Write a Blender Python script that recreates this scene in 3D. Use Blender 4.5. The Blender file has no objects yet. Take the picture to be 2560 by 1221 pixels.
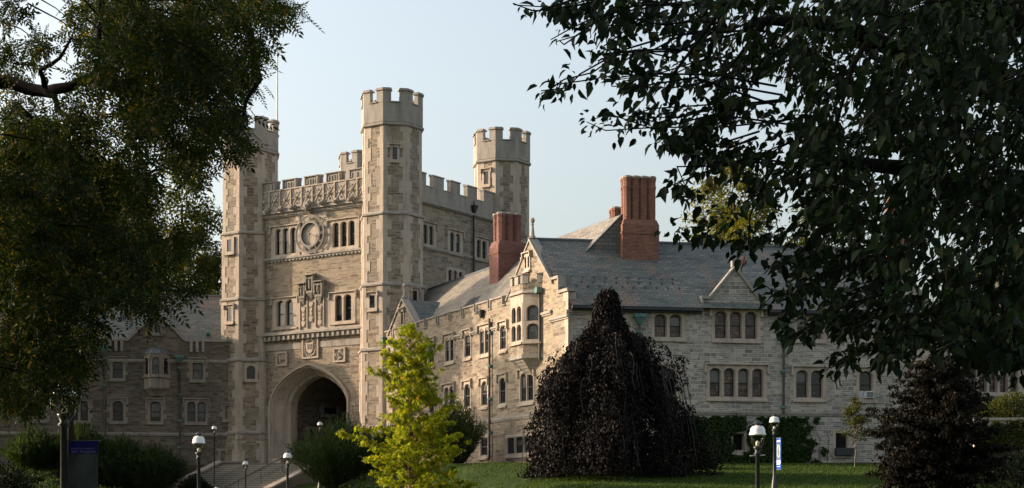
import bpy, bmesh, math, random
import numpy as np
from mathutils import Vector, noise
R = math.radians
SC = bpy.context.scene
COL = SC.collection
random.seed(7)

# ---------------------------------------------------------------- camera, sky, sun, exposure
F, CX, HZ = 4000.0, 1280.0, 1290.0          # focal length, centre and horizon in photo pixels; eye at z = 0
cam = bpy.data.cameras.new('camera'); camo = bpy.data.objects.new('camera', cam); COL.objects.link(camo)
cam.sensor_width = 36; cam.lens = 36 * F / 2560; cam.shift_y = (HZ - 610.5) / 2560
cam.clip_start = 0.1; cam.clip_end = 6000
camo.location = (0, 0, 0); camo.rotation_euler = (R(90), 0, 0)
SC.camera = camo
EL = R(17)
SUNH = Vector((-0.97, 0.242, 0)).normalized()
SUN = Vector((SUNH.x * math.cos(EL), SUNH.y * math.cos(EL), math.sin(EL)))
w = bpy.data.worlds.new('World'); SC.world = w; w.use_nodes = True
nt = w.node_tree; bg = nt.nodes['Background']
sky = nt.nodes.new('ShaderNodeTexSky'); sky.sky_type = 'NISHITA'; sky.sun_disc = False
sky.sun_elevation = EL; sky.sun_rotation = math.atan2(SUNH.x, SUNH.y)
sky.air_density = 1.35; sky.dust_density = 5.0; sky.ozone_density = 2.0; sky.altitude = 50
hs_ = nt.nodes.new('ShaderNodeHueSaturation'); hs_.inputs['Saturation'].default_value = 0.58   # hazy summer sky
nt.links.new(sky.outputs[0], hs_.inputs['Color']); nt.links.new(hs_.outputs[0], bg.inputs[0]); bg.inputs[1].default_value = 0.15
sl = bpy.data.lights.new('sun', 'SUN'); sl.energy = 3.6; sl.angle = R(0.55); sl.color = (1.0, 0.78, 0.58)
so = bpy.data.objects.new('sun', sl); COL.objects.link(so)
so.rotation_euler = SUN.to_track_quat('Z', 'Y').to_euler(); so.location = (-60, 40, 60)
SC.view_settings.view_transform = 'Standard'; SC.view_settings.look = 'None'
SC.view_settings.gamma = 1; SC.view_settings.use_curve_mapping = False
SC.view_settings.exposure = 1.1
SC.cycles.max_bounces = 6; SC.cycles.diffuse_bounces = 3; SC.cycles.transmission_bounces = 4
SC.cycles.transparent_max_bounces = 8; SC.cycles.use_denoising = True

# ---------------------------------------------------------------- helpers
def W(u, v, Y):
    return Vector(((u - CX) / F * Y, Y, (HZ - v) / F * Y))

class Wall:                                    # a vertical plane; d runs left to right seen from outside
    def __init__(s, O, d):
        s.O = Vector((O[0], O[1], 0)); s.d = Vector((d[0], d[1], 0)).normalized(); s.n = Vector((s.d.y, -s.d.x, 0))
    def at(s, u, v):
        a = (u - CX) / F
        t = (a * s.O.y - s.O.x) / (s.d.x - a * s.d.y)
        return t, (HZ - v) / F * (s.O.y + t * s.d.y)
    def P(s, t, h, o=0.0):
        p = s.O + s.d * t + s.n * o
        return Vector((p.x, p.y, h))
    def off(s, o):
        p = s.O + s.n * o
        return Wall((p.x, p.y), (s.d.x, s.d.y))

class MB:
    def __init__(s): s.v = []; s.f = []
    def face(s, *pts):
        i = len(s.v); s.v.extend(tuple(p) for p in pts); s.f.append(tuple(range(i, i + len(pts))))
    def prism(s, bot, top, capb=True, capt=True):
        n = len(bot); i = len(s.v)
        s.v.extend(tuple(p) for p in bot); s.v.extend(tuple(p) for p in top)
        for k in range(n):
            k2 = (k + 1) % n; s.f.append((i + k, i + k2, i + n + k2, i + n + k))
        if capb: s.f.append(tuple(i + k for k in reversed(range(n))))
        if capt: s.f.append(tuple(i + n + k for k in range(n)))
    def box(s, W_, t0, t1, h0, h1, o0, o1):
        P = W_.P
        s.prism([P(t0, h0, o1), P(t1, h0, o1), P(t1, h0, o0), P(t0, h0, o0)],
                [P(t0, h1, o1), P(t1, h1, o1), P(t1, h1, o0), P(t0, h1, o0)])
    def wedge(s, W_, t0, t1, h0, h1, o0, o1, slope):     # box whose top falls outwards
        P = W_.P
        s.prism([P(t0, h0, o1), P(t1, h0, o1), P(t1, h0, o0), P(t0, h0, o0)],
                [P(t0, h1 - slope, o1), P(t1, h1 - slope, o1), P(t1, h1, o0), P(t0, h1, o0)])
    def tube(s, pts, rad, n=6, cap=True):
        pts = [Vector(p) for p in pts]; m = len(pts); i = len(s.v)
        if not hasattr(rad, '__len__'): rad = [rad] * m
        t = (pts[1] - pts[0]).normalized()
        a = t.orthogonal().normalized()
        for k in range(m):
            t = (pts[min(k + 1, m - 1)] - pts[max(k - 1, 0)]).normalized()
            a = (a - t * a.dot(t)).normalized(); b = t.cross(a)
            for j in range(n):
                q = 2 * math.pi * j / n
                s.v.append(tuple(pts[k] + (a * math.cos(q) + b * math.sin(q)) * rad[k]))
        for k in range(m - 1):
            for j in range(n):
                j2 = (j + 1) % n
                s.f.append((i + k * n + j, i + k * n + j2, i + (k + 1) * n + j2, i + (k + 1) * n + j))
        if cap:
            s.f.append(tuple(i + j for j in reversed(range(n)))); s.f.append(tuple(i + (m - 1) * n + j for j in range(n)))
    def lathe(s, c, prof, n=16):
        i = len(s.v); m = len(prof); c = Vector(c)
        for r, z in prof:
            for j in range(n):
                q = 2 * math.pi * j / n; s.v.append((c.x + r * math.cos(q), c.y + r * math.sin(q), c.z + z))
        for k in range(m - 1):
            for j in range(n):
                j2 = (j + 1) % n
                s.f.append((i + k * n + j, i + k * n + j2, i + (k + 1) * n + j2, i + (k + 1) * n + j))
    def blob(s, c, r, seed=0, sub=2, amp=0.35, sc=(1, 1, 1)):
        bm = bmesh.new(); bmesh.ops.create_icosphere(bm, subdivisions=sub, radius=1)
        i = len(s.v); c = Vector(c)
        for v in bm.verts:
            k = 1 + amp * noise.noise(v.co * 1.8 + Vector((seed * 3.1, seed, 0)))
            s.v.append((c.x + v.co.x * r * k * sc[0], c.y + v.co.y * r * k * sc[1], c.z + v.co.z * r * k * sc[2]))
        for f in bm.faces: s.f.append(tuple(i + v.index for v in f.verts))
        bm.free()
    def build(s, name, mat, parent=None, smooth=False):
        me = bpy.data.meshes.new(name); me.from_pydata(s.v, [], s.f)
        uvl = me.uv_layers.new(name='UVMap'); co = me.vertices
        Z = Vector((0, 0, 1))
        for p in me.polygons:
            n = p.normal
            if abs(n.z) > 0.96:
                t = Vector((1, 0, 0)); b = Vector((0, 1, 0))
            else:
                t = Z.cross(n).normalized(); b = n.cross(t)
            for li in p.loop_indices:
                q = co[me.loops[li].vertex_index].co
                uvl.data[li].uv = (q.dot(t), q.dot(b))
        if smooth: me.shade_smooth()
        me.materials.append(mat)
        o = bpy.data.objects.new(name, me); COL.objects.link(o)
        if parent: o.parent = parent
        return o

def tag(o, label=None, cat=None, group=None, kind=None):
    if label: o['label'] = label
    if cat: o['category'] = cat
    if group: o['group'] = group
    if kind: o['kind'] = kind
    return o
def thing(name, label, cat, loc=(0, 0, 0), group=None):
    o = bpy.data.objects.new(name, None); COL.objects.link(o); o.location = loc
    o.empty_display_size = 0.3
    return tag(o, label, cat, group)
def rebase(t, loc):                              # put the Empty at the thing's base, children stay where they are
    for c in t.children: c.location = c.location - Vector(loc)
    t.location = loc
def interp(x, xs, ys): return float(np.interp(x, xs, ys))

# ---------------------------------------------------------------- materials
class NT:
    def __init__(s, name):
        s.m = bpy.data.materials.new(name); s.m.use_nodes = True; s.t = s.m.node_tree
        s.b = s.t.nodes['Principled BSDF']; s.out = s.t.nodes['Material Output']
    def n(s, typ, **kw):
        x = s.t.nodes.new(typ)
        for k, v in kw.items():
            if k.startswith('i_'):
                x.inputs[k[2:].replace('_', ' ')].default_value = v
            else: setattr(x, k, v)
        return x
    def l(s, a, b): s.t.links.new(a, b)
    def uv(s): return s.n('ShaderNodeTexCoord').outputs['UV']
    def obj(s): return s.n('ShaderNodeTexCoord').outputs['Object']
    def mapv(s, src, sc):
        x = s.n('ShaderNodeMapping'); x.inputs['Scale'].default_value = sc; s.l(src, x.inputs['Vector']); return x.outputs[0]
    def noise(s, src, scale, detail=3, rough=0.6):
        x = s.n('ShaderNodeTexNoise'); x.inputs['Scale'].default_value = scale; x.inputs['Detail'].default_value = detail
        x.inputs['Roughness'].default_value = rough; s.l(src, x.inputs['Vector']); return x
    def ramp(s, src, stops, interp='LINEAR'):
        x = s.n('ShaderNodeValToRGB'); e = x.color_ramp.elements; x.color_ramp.interpolation = interp
        while len(e) < len(stops): e.new(0.5)
        for k, (p, c) in enumerate(stops):
            e[k].position = p; e[k].color = (c[0], c[1], c[2], 1) if hasattr(c, '__len__') else (c, c, c, 1)
        s.l(src, x.inputs[0]); return x.outputs[0]
    def mix(s, fac, a, b, mode='MIX'):
        x = s.n('ShaderNodeMix', data_type='RGBA', blend_type=mode)
        for sock, val in ((x.inputs[0], fac), (x.inputs[6], a), (x.inputs[7], b)):
            if isinstance(val, bpy.types.NodeSocket): s.l(val, sock)
            elif hasattr(val, '__len__'): sock.default_value = (val[0], val[1], val[2], 1)
            elif sock == x.inputs[0]: sock.default_value = val
            else: sock.default_value = (val, val, val, 1)
        return x.outputs[2]
    def math(s, op, a, b=0.0):
        x = s.n('ShaderNodeMath', operation=op)
        for sock, val in ((x.inputs[0], a), (x.inputs[1], b)):
            if isinstance(val, bpy.types.NodeSocket): s.l(val, sock)
            else: sock.default_value = val
        return x.outputs[0]
    def brick(s, src, w_, h_, mortar, off=0.5, ofr=2, sq=1.0, sqf=2, c1=0.0, c2=1.0, cm=0.5):
        x = s.n('ShaderNodeTexBrick', offset=off, offset_frequency=ofr, squash=sq, squash_frequency=sqf)
        x.inputs['Color1'].default_value = (c1, c1, c1, 1); x.inputs['Color2'].default_value = (c2, c2, c2, 1)
        x.inputs['Mortar'].default_value = (cm, cm, cm, 1); x.inputs['Scale'].default_value = 1
        x.inputs['Mortar Size'].default_value = mortar; x.inputs['Mortar Smooth'].default_value = 0.2
        x.inputs['Brick Width'].default_value = w_; x.inputs['Row Height'].default_value = h_
        s.l(src, x.inputs['Vector']); return x
    def bump(s, h, dist=0.02, st=0.6):
        x = s.n('ShaderNodeBump'); x.inputs['Distance'].default_value = dist; x.inputs['Strength'].default_value = st
        s.l(h, x.inputs['Height']); s.l(x.outputs[0], s.b.inputs['Normal'])
    def fin(s, color=None, rough=0.8, spec=None, metal=None):
        if color is not None:
            if isinstance(color, bpy.types.NodeSocket): s.l(color, s.b.inputs['Base Color'])
            else: s.b.inputs['Base Color'].default_value = (color[0], color[1], color[2], 1)
        s.b.inputs['Roughness'].default_value = rough
        if spec is not None: s.b.inputs['Specular IOR Level'].default_value = spec
        if metal is not None: s.b.inputs['Metallic'].default_value = metal
        return s.m

def ashlar(name, ramp, mortar, ds=0.022, row=0.175, wid=0.62):
    m = NT(name); uv = m.uv()
    ns = m.noise(uv, 2.2, 2)
    ad = m.n('ShaderNodeVectorMath', operation='MULTIPLY_ADD'); m.l(ns.outputs['Color'], ad.inputs[0])
    ad.inputs[1].default_value = (ds * 3, ds * 1.4, 0); m.l(uv, ad.inputs[2]); v = ad.outputs[0]
    b1 = m.brick(v, wid, row, 0.014, 0.37, 3, 0.62, 2)
    b2 = m.brick(v, wid * 0.62, row / 2, 0.011, 0.43, 2, 1.5, 3)
    b3 = m.brick(v, wid * 1.45, row * 2, 0.0, 0.31, 3, 0.7, 2)
    sel = m.ramp(b3.outputs['Color'], [(0.54, 0.0), (0.56, 1.0)], 'CONSTANT')
    val = m.mix(sel, b1.outputs['Color'], b2.outputs['Color'])
    fac = m.mix(sel, b1.outputs['Fac'], b2.outputs['Fac'])
    n2 = m.noise(uv, 5.0, 4)
    vv = m.mix(0.22, val, n2.outputs['Fac'])
    col = m.ramp(vv, ramp)
    big = m.noise(m.mapv(uv, (1, 0.45, 1)), 0.28, 4)
    col = m.mix(0.75, col, m.ramp(big.outputs['Fac'], [(0.3, (0.6, 0.6, 0.62)), (0.5, (1, 1, 1)), (0.72, (1.15, 1.06, 0.95))]), 'MULTIPLY')
    fine = m.noise(uv, 38, 3)
    col = m.mix(0.6, col, m.ramp(fine.outputs['Fac'], [(0.3, 0.78), (0.6, 1.08)]), 'MULTIPLY')
    col = m.mix(fac, col, mortar)
    hgt = m.math('SUBTRACT', m.math('MULTIPLY', n2.outputs['Fac'], 0.6), fac)
    m.bump(hgt, 0.03, 0.8)
    return m.fin(col, 0.9, 0.2)
STONE = ashlar('ashlar_stone', [(0.0, (0.115, 0.088, 0.062)), (0.2, (0.18, 0.14, 0.10)), (0.4, (0.27, 0.215, 0.155)),
               (0.58, (0.33, 0.265, 0.19)), (0.75, (0.21, 0.18, 0.14)), (0.88, (0.36, 0.28, 0.19)), (1.0, (0.42, 0.35, 0.26))], (0.37, 0.315, 0.245), row=0.21, wid=0.72)
STONE_R = ashlar('ashlar_stone_grey', [(0.0, (0.13, 0.114, 0.098)), (0.2, (0.23, 0.202, 0.17)), (0.42, (0.37, 0.325, 0.268)),
               (0.58, (0.26, 0.237, 0.21)), (0.76, (0.42, 0.357, 0.285)), (1.0, (0.53, 0.475, 0.40))], (0.57, 0.525, 0.45), row=0.21, wid=0.56)
STONE_D = ashlar('shaded_brown_ashlar', [(0.0, (0.075, 0.06, 0.046)), (0.3, (0.12, 0.098, 0.076)), (0.6, (0.165, 0.135, 0.10)), (1.0, (0.22, 0.18, 0.14))], (0.20, 0.17, 0.135), row=0.19, wid=0.66)  # brown stone, with the left wing's tree shade darkened into its colour

def limestone(name, c, joint=0.45, bw=0.9, bh=0.42):
    m = NT(name); uv = m.uv()
    b = m.brick(uv, bw, bh, 0.008, 0.5, 2)
    n1 = m.noise(m.mapv(uv, (1.6, 0.35, 1)), 1.3, 5)
    n2 = m.noise(uv, 9, 4)
    col = m.mix(0.25, c, m.ramp(b.outputs['Color'], [(0, (c[0] * .82, c[1] * .80, c[2] * .8)), (1, (c[0] * 1.12, c[1] * 1.08, c[2] * 1.02))]))
    col = m.mix(0.8, col, m.ramp(n1.outputs['Fac'], [(0.3, (0.5, 0.5, 0.52)), (0.52, (1, 1, 1)), (0.8, (1.06, 1.02, 0.97))]), 'MULTIPLY')
    col = m.mix(0.5, col, m.ramp(n2.outputs['Fac'], [(0.3, 0.8), (0.65, 1.05)]), 'MULTIPLY')
    col = m.mix(m.math('MULTIPLY', b.outputs['Fac'], joint), col, (c[0] * .5, c[1] * .5, c[2] * .5))
    m.bump(n2.outputs['Fac'], 0.01, 0.4)
    return m.fin(col, 0.85, 0.2)
LIME = limestone('pale_limestone', (0.44, 0.365, 0.29))
LIME_L = limestone('shaded_limestone', (0.27, 0.235, 0.195))  # left wing trim, its shade put into the colour
LIME_G = limestone('grey_limestone', (0.33, 0.295, 0.25))
LIME_D = limestone('dark_limestone', (0.27, 0.24, 0.20))  # darker limestone for gargoyles and niche figures

def slate(name, cs, rust=0.5):
    m = NT(name); uv = m.uv()
    b = m.brick(uv, 0.42, 0.21, 0.02, 0.5, 2, 1, 2)
    b2 = m.brick(uv, 1.3, 0.21, 0.0, 0.33, 3)
    val = m.mix(0.4, b.outputs['Color'], b2.outputs['Color'])
    col = m.ramp(val, cs)
    n1 = m.noise(m.mapv(uv, (0.9, 0.35, 1)), 0.8, 5, 0.7)
    col = m.mix(m.math('MULTIPLY', m.ramp(n1.outputs['Fac'], [(0.52, 0), (0.66, 1)]), rust), col, (0.23, 0.15, 0.105))
    n2 = m.noise(uv, 0.35, 4)
    col = m.mix(0.7, col, m.ramp(n2.outputs['Fac'], [(0.3, 0.78), (0.65, 1.12)]), 'MULTIPLY')
    col = m.mix(m.math('MULTIPLY', b.outputs['Fac'], 0.75), col, (0.035, 0.037, 0.04))
    m.bump(m.math('SUBTRACT', b.outputs['Color'], b.outputs['Fac']), 0.02, 0.5)
    return m.fin(col, 0.62, 0.4)
SLATE = slate('blue_grey_slate', [(0.0, (0.062, 0.072, 0.064)), (0.35, (0.105, 0.118, 0.104)), (0.7, (0.138, 0.142, 0.120)), (1.0, (0.205, 0.18, 0.14))], 0.85)
SLATE_W = slate('sunlit_slate', [(0.0, (0.12, 0.11, 0.09)), (0.4, (0.20, 0.175, 0.14)), (0.7, (0.24, 0.21, 0.16)), (1.0, (0.30, 0.245, 0.19))], 0.25)  # same slate made paler and warmer, sunlight put into the colour

def brickmat(name, a, b_):
    m = NT(name); uv = m.uv()
    b = m.brick(uv, 0.215, 0.075, 0.009, 0.5, 2)
    col = m.ramp(b.outputs['Color'], [(0, a), (1, b_)])
    n = m.noise(uv, 1.2, 5)
    col = m.mix(0.7, col, m.ramp(n.outputs['Fac'], [(0.3, 0.42), (0.6, 1.15)]), 'MULTIPLY')
    col = m.mix(m.math('MULTIPLY', b.outputs['Fac'], 0.7), col, (0.30, 0.24, 0.2))
    m.bump(b.outputs['Fac'], -0.01, 0.5)
    return m.fin(col, 0.9, 0.2)
BRICK = brickmat('red_brick', (0.15, 0.052, 0.030), (0.26, 0.10, 0.058))
BRICK_D = brickmat('dark_red_brick', (0.11, 0.032, 0.026), (0.19, 0.065, 0.05))

def glass(name, stops, lead=(0.05, 0.05, 0.05), gw=0.12, gh=0.15, rough=0.12):
    m = NT(name); uv = m.uv()
    oi = m.n('ShaderNodeObjectInfo')
    ad = m.n('ShaderNodeVectorMath', operation='ADD'); m.l(uv, ad.inputs[0])
    b = m.brick(uv, gw, gh, 0.011, 0.0, 1)
    rr = m.n('ShaderNodeCombineXYZ'); m.l(m.math('MULTIPLY', oi.outputs['Random'], 37.0), rr.inputs[0]); m.l(rr.outputs[0], ad.inputs[1])
    n = m.noise(m.mapv(ad.outputs[0], (1.1, 0.9, 1)), 1.3, 3)
    b2 = m.brick(ad.outputs[0], gw * 3, gh * 2, 0.0, 0.0, 1)
    vv = m.mix(0.45, m.mix(0.6, b.outputs['Color'], b2.outputs['Color']), n.outputs['Fac'])
    col = m.ramp(vv, stops)
    col = m.mix(b.outputs['Fac'], col, lead)
    wn = m.noise(uv, 6, 2); m.bump(m.mix(0.5, b.outputs['Color'], wn.outputs['Fac']), 0.006, 0.5)
    return m.fin(col, rough, 0.5)
GLASS = glass('leaded_glass', [(0.0, (0.004, 0.005, 0.007)), (0.45, (0.010, 0.012, 0.015)), (0.62, (0.028, 0.031, 0.034)), (1.0, (0.085, 0.085, 0.08))], (0.012, 0.012, 0.012))
GLASS_W = glass('leaded_glass_shelves', [(0.0, (0.006, 0.005, 0.004)), (0.38, (0.022, 0.017, 0.012)), (0.46, (0.14, 0.06, 0.03)), (0.54, (0.05, 0.045, 0.038)), (0.64, (0.20, 0.10, 0.05)), (1.0, (0.36, 0.24, 0.13))], (0.008, 0.008, 0.009), 0.13, 0.16, 0.3)
GLASS_L = glass('pale_leaded_glass', [(0.0, (0.012, 0.014, 0.016)), (0.45, (0.05, 0.053, 0.055)), (1.0, (0.2, 0.19, 0.175))])

def plain(name, c, rough=0.5, spec=0.4, metal=0.0, var=0.25, sc=6):
    m = NT(name); n = m.noise(m.obj(), sc, 4)
    col = m.mix(1.0, c, m.ramp(n.outputs['Fac'], [(0.3, 1 - var), (0.7, 1 + var * 0.5)]), 'MULTIPLY')
    return m.fin(col, rough, spec, metal)
BLIND = plain('cream_blind', (0.075, 0.07, 0.062), 0.25, 0.8, 0, 0.25, 9)
DARK = plain('dark_void', (0.008, 0.008, 0.008), 0.9, 0.1)
SASH = plain('dark_bronze_sash', (0.022, 0.02, 0.018), 0.5)
IRON = plain('black_iron', (0.018, 0.018, 0.02), 0.45, 0.5)
COPPER = plain('green_copper', (0.10, 0.19, 0.165), 0.7, 0.3, 0, 0.5, 3)
PIPE = plain('brown_copper_pipe', (0.065, 0.05, 0.04), 0.6, 0.4, 0, 0.5, 2)
WHITEP = plain('white_enamel', (0.72, 0.70, 0.66), 0.3, 0.5, 0, 0.12)
WHITEM = plain('white_paint', (0.62, 0.62, 0.60), 0.5)
LEAD = plain('lead_sheet', (0.10, 0.11, 0.12), 0.5, 0.4)
PAVE = limestone('paving_stone', (0.16, 0.155, 0.125), 0.6, 1.2, 0.6)
BLUE = plain('blue_banner_cloth', (0.01, 0.075, 0.36), 0.8, 0.1)
NAVY = plain('navy_banner_cloth', (0.012, 0.010, 0.095), 0.8, 0.1)
DIAL = plain('weathered_dial_metal', (0.13, 0.115, 0.095), 0.6)
TEAL = plain('teal_shield_enamel', (0.07, 0.14, 0.12), 0.5)
m = NT('lamp_glass')
gl = m.n('ShaderNodeBsdfGlossy'); gl.inputs['Roughness'].default_value = 0.06
tr = m.n('ShaderNodeBsdfTransparent'); tr.inputs[0].default_value = (0.80, 0.78, 0.72, 1)
lw = m.n('ShaderNodeLayerWeight'); lw.inputs[0].default_value = 0.28
mx = m.n('ShaderNodeMixShader'); m.l(lw.outputs['Fresnel'], mx.inputs[0]); m.l(tr.outputs[0], mx.inputs[1]); m.l(gl.outputs[0], mx.inputs[2])
m.l(mx.outputs[0], m.out.inputs[0]); LGLASS = m.m

def leafmat(name, stops, trans=0.35, tcol=None, rough=0.6):
    m = NT(name); g = m.n('ShaderNodeNewGeometry')
    col = m.ramp(g.outputs['Random Per Island'], stops)
    m.l(col, m.b.inputs['Base Color']); m.b.inputs['Roughness'].default_value = rough
    m.b.inputs['Specular IOR Level'].default_value = 0.1
    t = m.n('ShaderNodeBsdfTranslucent')
    m.l(m.mix(1.0, col, tcol or (1.5, 1.5, 0.6), 'MULTIPLY'), t.inputs[0])
    mx = m.n('ShaderNodeMixShader'); mx.inputs[0].default_value = trans
    m.l(m.b.outputs[0], mx.inputs[1]); m.l(t.outputs[0], mx.inputs[2]); m.l(mx.outputs[0], m.out.inputs[0])
    return m.m
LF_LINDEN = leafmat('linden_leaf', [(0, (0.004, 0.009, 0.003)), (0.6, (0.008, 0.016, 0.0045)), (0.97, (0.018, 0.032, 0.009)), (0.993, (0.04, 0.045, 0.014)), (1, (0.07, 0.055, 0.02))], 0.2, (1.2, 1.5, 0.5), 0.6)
LF_ASH = leafmat('ash_leaf', [(0, (0.008, 0.018, 0.005)), (0.6, (0.017, 0.030, 0.008)), (0.86, (0.032, 0.038, 0.010)), (0.94, (0.08, 0.065, 0.014)), (1, (0.13, 0.09, 0.018))], 0.4, (1.6, 1.5, 0.5))  # gold end of the ramp paints sunlit highlights on random leaves
LF_GREEN = leafmat('green_leaf', [(0, (0.022, 0.036, 0.010)), (0.65, (0.042, 0.056, 0.014)), (1, (0.11, 0.095, 0.022))], 0.42, (1.7, 1.5, 0.5))
LF_GOLD = leafmat('yellow_green_leaf', [(0, (0.09, 0.105, 0.022)), (0.6, (0.14, 0.14, 0.03)), (1, (0.2, 0.17, 0.04))], 0.4, (1.5, 1.4, 0.5))
LF_MAPLE = leafmat('bright_maple_leaf', [(0, (0.14, 0.19, 0.012)), (0.6, (0.24, 0.28, 0.018)), (0.95, (0.36, 0.34, 0.025)), (1, (0.30, 0.14, 0.03))], 0.45, (1.5, 1.4, 0.4))
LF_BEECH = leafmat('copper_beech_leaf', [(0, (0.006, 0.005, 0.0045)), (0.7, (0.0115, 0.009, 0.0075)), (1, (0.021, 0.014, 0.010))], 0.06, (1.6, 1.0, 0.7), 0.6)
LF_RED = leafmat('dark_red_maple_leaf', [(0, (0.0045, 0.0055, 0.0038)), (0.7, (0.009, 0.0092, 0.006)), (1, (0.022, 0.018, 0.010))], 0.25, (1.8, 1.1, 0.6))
LF_SHRUB = leafmat('willowy_shrub_leaf', [(0, (0.018, 0.036, 0.012)), (0.7, (0.036, 0.058, 0.019)), (1, (0.065, 0.085, 0.028))], 0.3)
LF_DARK = leafmat('dark_evergreen_leaf', [(0, (0.005, 0.009, 0.0045)), (1, (0.012, 0.018, 0.008))], 0.15)
LF_IVY = leafmat('ivy_leaf', [(0, (0.014, 0.032, 0.008)), (0.7, (0.026, 0.052, 0.011)), (1, (0.055, 0.075, 0.018))], 0.2)
BARK = plain('dark_bark', (0.022, 0.018, 0.014), 0.9, 0.2, 0, 0.5, 8)
BARK_A = plain('ash_bark', (0.010, 0.008, 0.0065), 0.95, 0.05, 0, 0.5, 8)
BARK_B = plain('beech_bark', (0.06, 0.05, 0.045), 0.9, 0.2, 0, 0.4, 8)
BARK_L = plain('pale_bark', (0.20, 0.17, 0.14), 0.9, 0.2, 0, 0.4, 8)
BARK_R = plain('red_brown_bark', (0.14, 0.085, 0.055), 0.9, 0.2, 0, 0.4, 8)

# ---------------------------------------------------------------- plan of the place
D1 = Vector((0.826, -0.5636, 0)).normalized(); N1 = Vector((D1.y, -D1.x, 0))
TA = Vector((-19.24, 117.5, 0)); TB = Vector((-8.25, 110.0, 0))
TC = TB - N1 * 13.25; TD = TA - N1 * 13.25
tf = Wall(tuple((TA + N1 * 0.6).xy), tuple(D1.xy))             # tower front
ts = Wall(tuple((TB + D1 * 0.6).xy), tuple((-N1).xy))          # tower right side
w1 = Wall((-9.3, 109.5), (0.416, -0.909))                      # sunlit wing
w2 = Wall((2.89, 82.9), (0.9847, 0.1743))                      # shaded right wing
d3 = Vector((0.9934, 0.115, 0)); E3 = Vector((-21.26, 115.7, 0))
w3 = Wall(tuple((E3 - d3 * 26).xy), tuple(d3.xy))              # left wing
L3 = 27.2

STEP0 = TA + N1 * .6 + D1 * 6.65
def gh(x, y):                                                   # ground height
    r = interp(y, [-50, 33, 82, 110, 200, 6000], [-1.6, -1.6, 2.67, 3.55, 3.7, 3.7])
    l = interp(y, [-50, 40, 67, 90, 98, 104, 110, 116, 6000], [-1.6, -1.6, -0.8, -0.1, 0.5, 1.9, 3.3, 3.6, 3.7])
    t = min(1, max(0, (x + 13.5 - 8.5 * min(1, max(0, (90 - y) / 16))) / 8.0)); t = t * t * (3 - 2 * t)
    if y > 112: t = 1
    g = l * (1 - t) + r * t + 0.05 * noise.noise(Vector((x * 0.15, y * 0.15, 3)))
    q = Vector((x, y, 0)) - STEP0; sS = abs(q.dot(D1)); oS = q.dot(N1)
    if sS < 9.5 and -14 < oS < 16:                               # the bank never climbs over the steps
        st_ = 3.62 - max(0, oS - 4.2) / .4 * .152
        g = min(g, st_ - .95) if sS < 5.0 else min(g, st_ - .12 + max(0, sS - 5.4) * .4)
    return g

# ---------------------------------------------------------------- ground
gm = NT('lawn_grass'); c = gm.obj()
n1_ = gm.noise(c, 0.25, 5); n2_ = gm.noise(gm.mapv(c, (1, 0.35, 1)), 2.2, 5); n3_ = gm.noise(c, 30, 3)
col = gm.ramp(n1_.outputs['Fac'], [(0.3, (0.017, 0.037, 0.006)), (0.55, (0.028, 0.053, 0.008)), (0.75, (0.05, 0.068, 0.013))])
col = gm.mix(0.7, col, gm.ramp(n2_.outputs['Fac'], [(0.3, 0.6), (0.7, 1.3)]), 'MULTIPLY')
col = gm.mix(0.5, col, gm.ramp(n3_.outputs['Fac'], [(0.3, 0.6), (0.7, 1.3)]), 'MULTIPLY')
gm.bump(n3_.outputs['Fac'], 0.05, 0.8); GRASS = gm.fin(col, 0.9, 0.15)
b = MB()
xs = sorted(set(list(range(-60, 61, 2)) + [k * .5 for k in range(-60, -4)] + [-3000, -800, -300, -150, -100, -80, 80, 100, 150, 300, 800, 3000]))
ys = sorted(set([-50, -20] + [k * .5 for k in range(170, 236)] + list(range(0, 130, 2)) + [140, 160, 200, 300, 600, 1500, 5000]))
for y in ys:
    for x in xs: b.v.append((x, y, gh(x, y)))
nx = len(xs)
for j in range(len(ys) - 1):
    for i in range(nx - 1):
        b.f.append((j * nx + i, j * nx + i + 1, (j + 1) * nx + i + 1, (j + 1) * nx + i))
tag(b.build('ground', GRASS, None, True), 'green lawn rising gently towards the stone buildings', None, None, 'structure')

def patch(name, poly, mat, lift, label, n=10):                  # ground sheet following the terrain
    b = MB(); p = [Vector(q) for q in poly]
    for j in range(n + 1):
        for i in range(n + 1):
            a = p[0].lerp(p[1], i / n); c_ = p[3].lerp(p[2], i / n); q = a.lerp(c_, j / n)
            b.v.append((q.x, q.y, gh(q.x, q.y) + lift))
    for j in range(n):
        for i in range(n): b.f.append((j * (n + 1) + i, j * (n + 1) + i + 1, (j + 1) * (n + 1) + i + 1, (j + 1) * (n + 1) + i))
    o = b.build(name, mat); tag(o, label, None, None, 'structure'); return o
MULCH = plain('brown_mulch', (0.045, 0.03, 0.022), 0.95, 0.1, 0, 0.5, 12)
patch('planting_bed', [(-21.5, 102), (-17.5, 100.5), (-19, 114), (-34, 113)], MULCH, 0.05, 'brown mulch bed between the left wing and the steps', 14)
patch('planting_bed', [(-12.6, 99.5), (-8.2, 94), (-5.8, 101), (-10.5, 106.5)], MULCH, 0.06, 'brown mulch bank right of the steps', 14)

# ---------------------------------------------------------------- window builder
def arch_pts(x0, x1, hs, rise, n=7, pw=2.6, e=0.7):            # left to right
    out = []
    for k in range(n + 1):
        x = -math.cos(math.pi * k / n)
        out.append((x0 + (x + 1) / 2 * (x1 - x0), hs + rise * max(0, 1 - abs(x) ** pw) ** e))
    return out

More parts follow.
